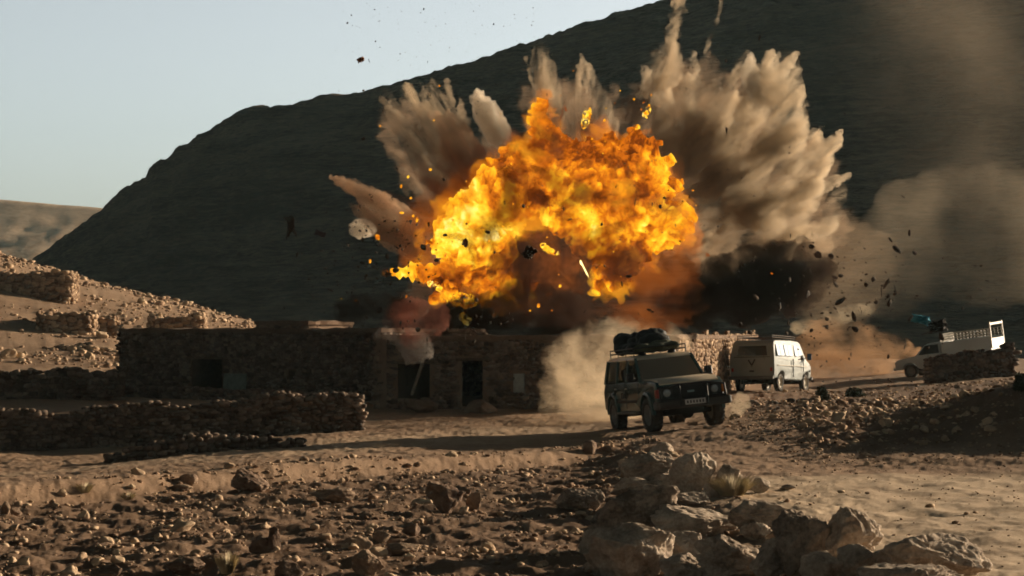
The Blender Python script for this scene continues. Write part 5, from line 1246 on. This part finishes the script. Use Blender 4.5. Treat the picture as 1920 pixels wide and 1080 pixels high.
plume('broad brown dust body between the fireball and the tall pale lobes', [[(1270, 190, 40), (1300, 260, 62), (1320, 340, 66), (1330, 420, 60), (1350, 480, 48)], [(1330, 200, 46), (1370, 250, 54), (1390, 350, 60)], [(1255, 250, 36), (1285, 330, 40)]], FD + 8, D_thin, seed=42, voxel=.16, amp=.8)
plume('short white finger left of the two tall pale lobes', [[(1408, 102, 8), (1404, 130, 15), (1410, 165, 16), (1425, 200, 10)]], FD + 6, D_pale, seed=43, amp=.3)
plume('two tall pale lobes standing highest at the right of the blast', [[(1448, 108, 12), (1445, 150, 24), (1440, 220, 32), (1420, 300, 38), (1390, 390, 42)], [(1478, 110, 15), (1484, 160, 24), (1488, 230, 28), (1478, 310, 36), (1440, 400, 42)]], FD + 6, D_tan, seed=44, amp=.55)
plume('fan of tan dust ribs sweeping up to a sharp tip at the far right', [[(1574, 248, 4), (1556, 280, 11), (1530, 330, 20), (1500, 390, 28), (1460, 450, 36)], [(1537, 240, 5), (1530, 275, 14), (1505, 340, 24)], [(1576, 330, 6), (1574, 370, 12), (1560, 410, 16), (1530, 440, 20)]], FD + 5, D_tan, seed=45, amp=.5)
plume('brown curtain of dust at the foot of the tall right plumes', [[(1340, 460, 34), (1400, 440, 44), (1470, 450, 40), (1540, 450, 28)]], FD + 7, D_thin, seed=46, amp=.7)
plume('low pinkish red puff billowing over the roof left of the fireball', [[(740, 600, 26), (775, 590, 32), (815, 600, 30), (770, 630, 26)]], FD - 6, D_puff, seed=47, radial=None, amp=.5)
plume('grey puff of smoke spilling down the house wall under the red puff', [[(712, 628, 12), (745, 630, 20), (785, 640, 22), (770, 665, 18), (800, 660, 14)]], FD - 6.5, mat_smoke('smoke_grey', (.78, .72, .66), 1.6, scale=.8, lo=.38, det=6), seed=48, radial=None, amp=.45)

def rays(label, o, tips, w0, w1, d, m, seed, **k):
    rs = np.random.RandomState(seed); ch = []
    for tx, ty in tips:
        ox, oy = o[0] + rs.normal() * 18, o[1] + rs.normal() * 12; mx_, my_ = (ox + tx) / 2 + rs.normal() * 6, (oy + ty) / 2 + rs.normal() * 6; z = rs.uniform(-1.5, 1.5)
        ch.append([(tx, ty, w1, z), (tx * .8 + mx_ * .2, ty * .8 + my_ * .2, w1 * 2.0, z), (mx_, my_, w0 * .7, z * .6), (ox, oy, w0, 0)])
    return plume(label, ch, d, m, seed=seed, voxel=.10, **k)
rays('ragged fan of thin tan jets filling the upper left of the blast', (900, 430), [(712, 178), (728, 200), (752, 158), (786, 150), (805, 172), (838, 150), (862, 182), (870, 214), (790, 235)], 22, 4, FD + 3.5, D_trail, 81, amp=.5)
rays('thin reddish jets between the left spikes and the upper left fan', (920, 470), [(745, 300), (770, 280), (812, 290), (840, 285), (720, 360), (690, 372)], 20, 3, FD + 2, D_red, 82, amp=.45)
rays('fine tan jets rising over the middle of the fireball', (1070, 400), [(985, 110), (1006, 78), (1032, 95), (1050, 150), (1066, 178), (1090, 105), (1150, 205), (1128, 190)], 17, 3, FD + 3, D_trail, 83, amp=.4)
rays('ragged tan jets along the top of the right dust mass', (1290, 440), [(1205, 120), (1226, 95), (1290, 120), (1302, 100), (1345, 150), (1400, 96), (1425, 120), (1462, 96), (1490, 100), (1512, 190), (1545, 236), (1582, 262), (1588, 330)], 34, 5, FD + 7, D_tan, 84, amp=.6)
plume('faint brown dust veil spread behind the whole fan of plumes', [[(760, 250, 50), (830, 330, 70), (900, 300, 60)], [(1230, 200, 60), (1300, 200, 80), (1400, 260, 90), (1480, 330, 80), (1530, 420, 60)], [(1020, 180, 40), (1060, 230, 70), (1130, 220, 50)]], FD + 9, D_veil, seed=85, voxel=.25, amp=1.4)
V_fold = mat_smoke('soot_folds', (.14, .055, .025), 1.7, .1, .42, .50, .60, rate=.12, det=6, dist=1.2)
cloud('dark_smoke', 'brown soot folds curling over the face of the fireball', 'smoke', [[(800, 500, 30), (880, 430, 52), (960, 370, 56), (1010, 300, 36)], [(1060, 330, 52), (1130, 360, 60), (1210, 380, 56), (1260, 430, 36)], [(1160, 470, 56), (1090, 430, 50)], [(900, 500, 50), (960, 540, 36)]], FD - 2.2, V_fold, voxel=.16, amp=.9, freq=.7, seed=86, sq=.6)

# dust raised by the car
cloud('dust_cloud', 'bright tan dust cloud churned up behind the off-road car', 'dust cloud', [
    [(1150, 765, 40, 1), (1105, 735, 55, 3), (1095, 700, 58, 5), (1130, 670, 52, 7), (1190, 655, 44, 8), (1250, 655, 30, 8)], [(1085, 775, 26, 3), (1065, 730, 30, 5), (1075, 690, 30, 6)], [(1200, 710, 60, 5), (1230, 760, 40, 3), (1290, 730, 40, 4)], [(1120, 785, 20, 1), (1060, 790, 13, 1), (1000, 792, 9, 2)], [(1150, 640, 30, 9), (1120, 618, 16, 9)], [(1200, 635, 24, 8), (1190, 612, 10, 8)]], 51.0, dust('dust_car', (.88, .74, .54), .62, .3, streak=0, scale=.45, lo=.40, hi=.68, floor=0, dist=1.0, col2=(.8, .66, .48)), voxel=.16, amp=1.1, freq=.6, seed=51, fine=.6, shrink=1.12)
cloud('dust_cloud', 'small puff of tan dust beside the front wheels of the off-road car', 'dust cloud', [[(1340, 788, 14), (1375, 772, 20), (1392, 750, 14)], [(1265, 792, 12), (1310, 790, 10)]], 48.6, dust('dust_wheels', (.90, .76, .56), .9, .3, streak=0, scale=1.5, col2=None), voxel=.08, amp=.3, freq=1.2, seed=52)
cloud('dust_cloud', 'low brown dust cloud rolling over the ground between the van and the pickup', 'dust cloud', [[(1500, 690, 40), (1560, 670, 55), (1630, 665, 50), (1700, 680, 34)], [(1540, 640, 42), (1620, 630, 30)]], 92, dust('dust_low', (.66, .42, .24), .8, .3, streak=0, scale=.35), voxel=.3, amp=.9, freq=.4, seed=53)
cloud('dust_cloud', 'pale drifting streak of dust above the brown ground cloud', 'dust cloud', [[(1500, 612, 16), (1550, 600, 18), (1600, 585, 16), (1640, 576, 9)]], 84, dust('dust_streak', (.85, .72, .52), .8, streak=0, scale=.6), voxel=.16, amp=.6, freq=.6, seed=54)

# drifting smoke over the mountain at the right
def drift(label, ch, d, m, seed, **k): return cloud('drifting_smoke', label, 'smoke', ch, d, m, **{**dict(voxel=.7, amp=2.6, freq=.13, seed=seed, fine=.3), **k})
drift('tan drifting smoke bank at the right in front of the mountain', [[(1670, 470, 70), (1700, 390, 52)], [(1790, 345, 48), (1770, 440, 90), (1850, 470, 110)], [(1720, 520, 70), (1880, 400, 90), (1990, 450, 120)], [(1600, 540, 60), (1680, 560, 50)]], 130, dust('smoke_bank', (.76, .65, .49), .07, .1, streak=0, scale=.06, lo=.27, hi=.66, floor=0, rate=.15, det=6), 61)
drift('high brownish smoke haze in the upper right corner', [[(1950, 60, 190), (1820, 120, 160), (1740, 30, 130), (1880, 280, 150)], [(1600, 40, 80), (1660, 170, 110), (1700, 300, 90)]], 150, dust('smoke_high', (.60, .50, .38), .040, .1, streak=0, scale=.04, lo=.32, hi=.72, xfade=(23.5, 36), floor=0, rate=.15, det=5), 62, voxel=1.0, freq=.09, amp=4)
drift('thin brown dust veil behind the flying debris at the right', [[(1590, 480, 70), (1560, 560, 60), (1640, 500, 60)], [(1560, 420, 40)]], 100, dust('dust_veil', (.50, .38, .26), .13, .2, streak=0, scale=.16, lo=.40, floor=0, rate=.15), 63, voxel=.4, freq=.25, amp=1.4)

# ------------------------------------------------------------------ flying debris
M_deb = mat_rock('debris', (.015, .012, .010), (.05, .035, .025), (.13, .09, .06), scale=6)
M_ember = mat_fire('ember', .22, .72, 1.0, 3.0)
M_spark = mat_fire('ember_red', .36, .75, .9, 3.0)
def debris():
    rs = np.random.RandomState(88)
    T = []
    for k in range(9):
        v, f = rock_geo(900 + k, 2, cuts=7, amp=.22); sc = [(1, .7, .8), (1.8, .25, .5), (1, .3, .9), (.8, .8, .8), (2.4, .3, .3), (1.2, .5, .7), (1, .2, 1.2), (.9, .7, .5), (1.5, .6, .4)][k]
        T.append(mesh('debris_chunk', v * .5 * sc, f)); T[-1].materials.append(M_deb)
    TE = []
    for k in range(5):
        v, f = rock_geo(950 + k, 2, cuts=4, amp=.3); sc = [(1, 1, 1), (1.4, .6, .7), (.7, .7, 1.5), (1.2, 1, .6), (.8, .8, .8)][k]
        m = mesh('ember', v * .5 * sc, f); m.materials.append(M_ember if k % 2 == 0 else M_spark)
        m.attributes.new('lump', 'FLOAT', 'POINT'); TE.append(m)
    def put(kind, px, py, spx, d, label, group, cat):
        m = (T if kind == 'debris_chunk' else TE)[rs.randint(9 if kind == 'debris_chunk' else 5)]
        o = bpy.data.objects.new(kind, m); COL.objects.link(o); s = spx / F * d
        o.location = PT(px, py, d); o.rotation_euler = tuple(rs.uniform(0, 6.28, 3)); o.scale = (s, s, s); tag(o, label, cat, group)
    def region(n, fx, fy, smin, smax, d0, d1, label, group, kind='debris_chunk', cat='debris', ok=None):
        k = 0
        while k < n:
            px, py = fx(), fy()
            if ok and not ok(px, py): continue
            put(kind, px, py, smin + (smax - smin) * rs.uniform() ** 2.2, rs.uniform(d0, d1), label, group, cat); k += 1
    U, N = rs.uniform, rs.normal
    region(100, lambda: N(1560, 110), lambda: N(550, 85), 4, 17, 56, 74, 'dark debris chunk flying over the white van and to its right', 'debris flying at the right of the blast', ok=lambda x, y: y < 725 and x > 1340)
    region(18, lambda: U(1620, 1900), lambda: U(440, 640), 3, 12, 58, 74, 'dark debris chunk flying in front of the tan smoke bank', 'debris flying before the smoke bank')
    region(70, lambda: N(710, 65), lambda: N(520, 80), 3, 16, 55, 63, 'dark debris chunk flying low at the left of the fireball', 'debris flying at the left of the blast', ok=lambda x, y: y < 640)
    region(34, lambda: U(620, 1010), lambda: U(5, 215), 1.6, 6, 55, 68, 'tiny speck of debris high up in the sky at the upper left of the blast', 'debris high in the sky')
    region(36, lambda: U(830, 1280), lambda: U(330, 600), 4, 12, 54, 57, 'black fragment silhouetted against the fireball', 'fragments in front of the fireball')
    region(18, lambda: U(1180, 1500), lambda: U(40, 400), 2.5, 9, 56, 60, 'small fragment flying in front of the tall tan plumes', 'fragments in front of the plumes')
    region(20, lambda: N(870, 38), lambda: N(600, 28), 4, 14, 55, 57, 'dark fragment falling below the left end of the fireball', 'fragments falling under the fire')
    E = [(807, 318, 9), (765, 332, 9), (752, 349, 7), (753, 399, 9), (775, 405, 9), (782, 412, 10), (708, 445, 13), (694, 490, 8), (762, 556, 6), (1213, 212, 12), (1193, 241, 10), (1189, 186, 7), (1221, 178, 5), (1207, 192, 5), (1163, 170, 4), (1252, 352, 6), (1299, 357, 5), (1256, 378, 7),
         (1010, 573, 9), (1035, 582, 5), (1050, 536, 9), (1447, 513, 6), (874, 340, 4), (1305, 385, 4), (770, 371, 6), (640, 560, 3), (667, 563, 3)]
    for x, y, q in E: put('ember', x, y, q * .75, 56.5, 'glowing orange ember thrown clear of the fireball', 'embers round the fireball', 'ember')
    region(45, lambda: N(1040, 170), lambda: N(330, 110), 2, 5, 56, 57, 'glowing orange ember thrown clear of the fireball', 'embers round the fireball', 'ember', 'ember', ok=lambda x, y: y < 640)
debris()
def grit():
    rs = np.random.RandomState(5); V, Fc, off = [], [], 0; T = [rock_geo(970 + k, 1, cuts=6, amp=.25) for k in range(6)]
    def add(px, py, q, d):
        nonlocal off
        v, f = T[rs.randint(6)]; s_ = q / F * d; M3 = np.array(Matrix.Rotation(rs.uniform(0, 6.28), 3, rs.normal(size=3)))
        V.append((v * .5 * [s_ * rs.uniform(.8, 2), s_ * rs.uniform(.4, .8), s_ * rs.uniform(.6, 1)]) @ M3.T + np.array(PT(px, py, d))); Fc.append(f + off); off += len(v)
    for k in range(900):
        a = rs.uniform(.0, 3.14); r = 250 + rs.normal() * 150; add(1050 + r * 1.5 * math.cos(a), 560 - r * 1.1 * math.sin(a), 1 + 2.5 * rs.uniform() ** 3, rs.uniform(56, 72))
    for k in range(380): add(rs.normal(1580, 110), min(rs.normal(570, 80), 715), 1.2 + 4 * rs.uniform() ** 3, rs.uniform(58, 74))
    for k in range(380): add(rs.normal(690, 70), min(rs.normal(520, 85), 690), 1.2 + 5 * rs.uniform() ** 3, rs.uniform(56, 63))
    for k in range(200): add(rs.uniform(620, 1020), rs.uniform(5, 200), .8 + 1.6 * rs.uniform() ** 3, rs.uniform(56, 68))
    o = link('flying_grit', mesh('flying_grit', np.vstack(V), np.vstack(Fc)), M_deb); tag(o, 'cloud of fine dirt and splinters flying from the blast', kind='stuff')
grit()
def sheet(name, px, py, wpx, hpx, d, label, cat, mat, seed, rot=(0, 0, 0), hole=.0):
    """crumpled ragged cloth"""
    n = 26; u, w = np.meshgrid(np.linspace(-1, 1, n), np.linspace(-1, 1, n)); P3 = np.stack([u.ravel(), w.ravel(), u.ravel() * 0 + seed], 1)
    e = .75 + .35 * fbm(P3 * [1.2, 1.2, 1], 3); a = np.stack([u.ravel() * e, 1.3 * fbm(P3 * 2.4, 4), w.ravel() * (.75 + .4 * fbm(P3 * 1.3 + 8, 3))], 1) * [wpx / 2 / F * d, wpx / 2 / F * d, hpx / 2 / F * d]
    f = [(i * n + j, i * n + j + 1, (i + 1) * n + j + 1, (i + 1) * n + j) for i in range(n - 1) for j in range(n - 1)]
    b = mesh(name, a, f, True); o = link(name, b, mat); m = o.modifiers.new('thick', 'SOLIDIFY'); m.thickness = .02
    o.location = PT(px, py, d); o.rotation_euler = rot; return tag(o, label, cat)
sheet('cloth_sheet', 1727, 599, 44, 20, 72, 'bright blue cloth tumbling in the air above the front of the pickup', 'cloth', mat_basic('blue_cloth', (.02, .24, .36), .8, var=.6, scale=3, col2=(.10, .42, .55)), 3, (0, R(15), 0))
sheet('cloth_bundle', 1757, 612, 46, 26, 72.6, 'dark torn cloth trailing right of the blue one', 'cloth', mat_basic('dark_cloth', (.03, .022, .018), .9), 5, (0, R(-10), 0))
sheet('torn_panel', 600, 438, 26, 11, 58, 'dark red torn panel spinning in front of the mountain', 'debris', mat_basic('dark_red', (.06, .008, .006), .7), 7, (0, R(20), 0))
sheet('torn_panel', 676, 112, 16, 11, 58, 'orange-brown torn panel alone high in the sky', 'debris', mat_basic('rust_panel', (.40, .17, .08), .7), 9, (0, R(-20), 0))
sheet('torn_panel', 992, 474, 26, 30, 55, 'largest black torn panel in front of the fireball', 'debris', M_deb, 11, (0, R(40), 0))
# ragged two-legged piece of wreckage, left of the blast
rg = cloud('wreckage', 'ragged black two-pronged piece of wreckage flying in front of the mountain, far left', 'debris', [[(546, 411, 7), (545, 425, 7)], [(543, 430, 4), (537, 448, 2)], [(549, 430, 4), (556, 444, 2)], [(546, 411, 4), (533, 408, 2)]], 58, M_deb, voxel=.035, amp=.08, freq=4, seed=71)

# ------------------------------------------------------------------ air
def build_haze():
    b = MB(); b.box((60, 520, 55), (2400, 3200, 150)); o = b.build('haze', mat_volume('air_haze', (.58, .86, .92), .00013, .0)); tag(o, 'thin dusty air', kind='stuff')
build_haze()
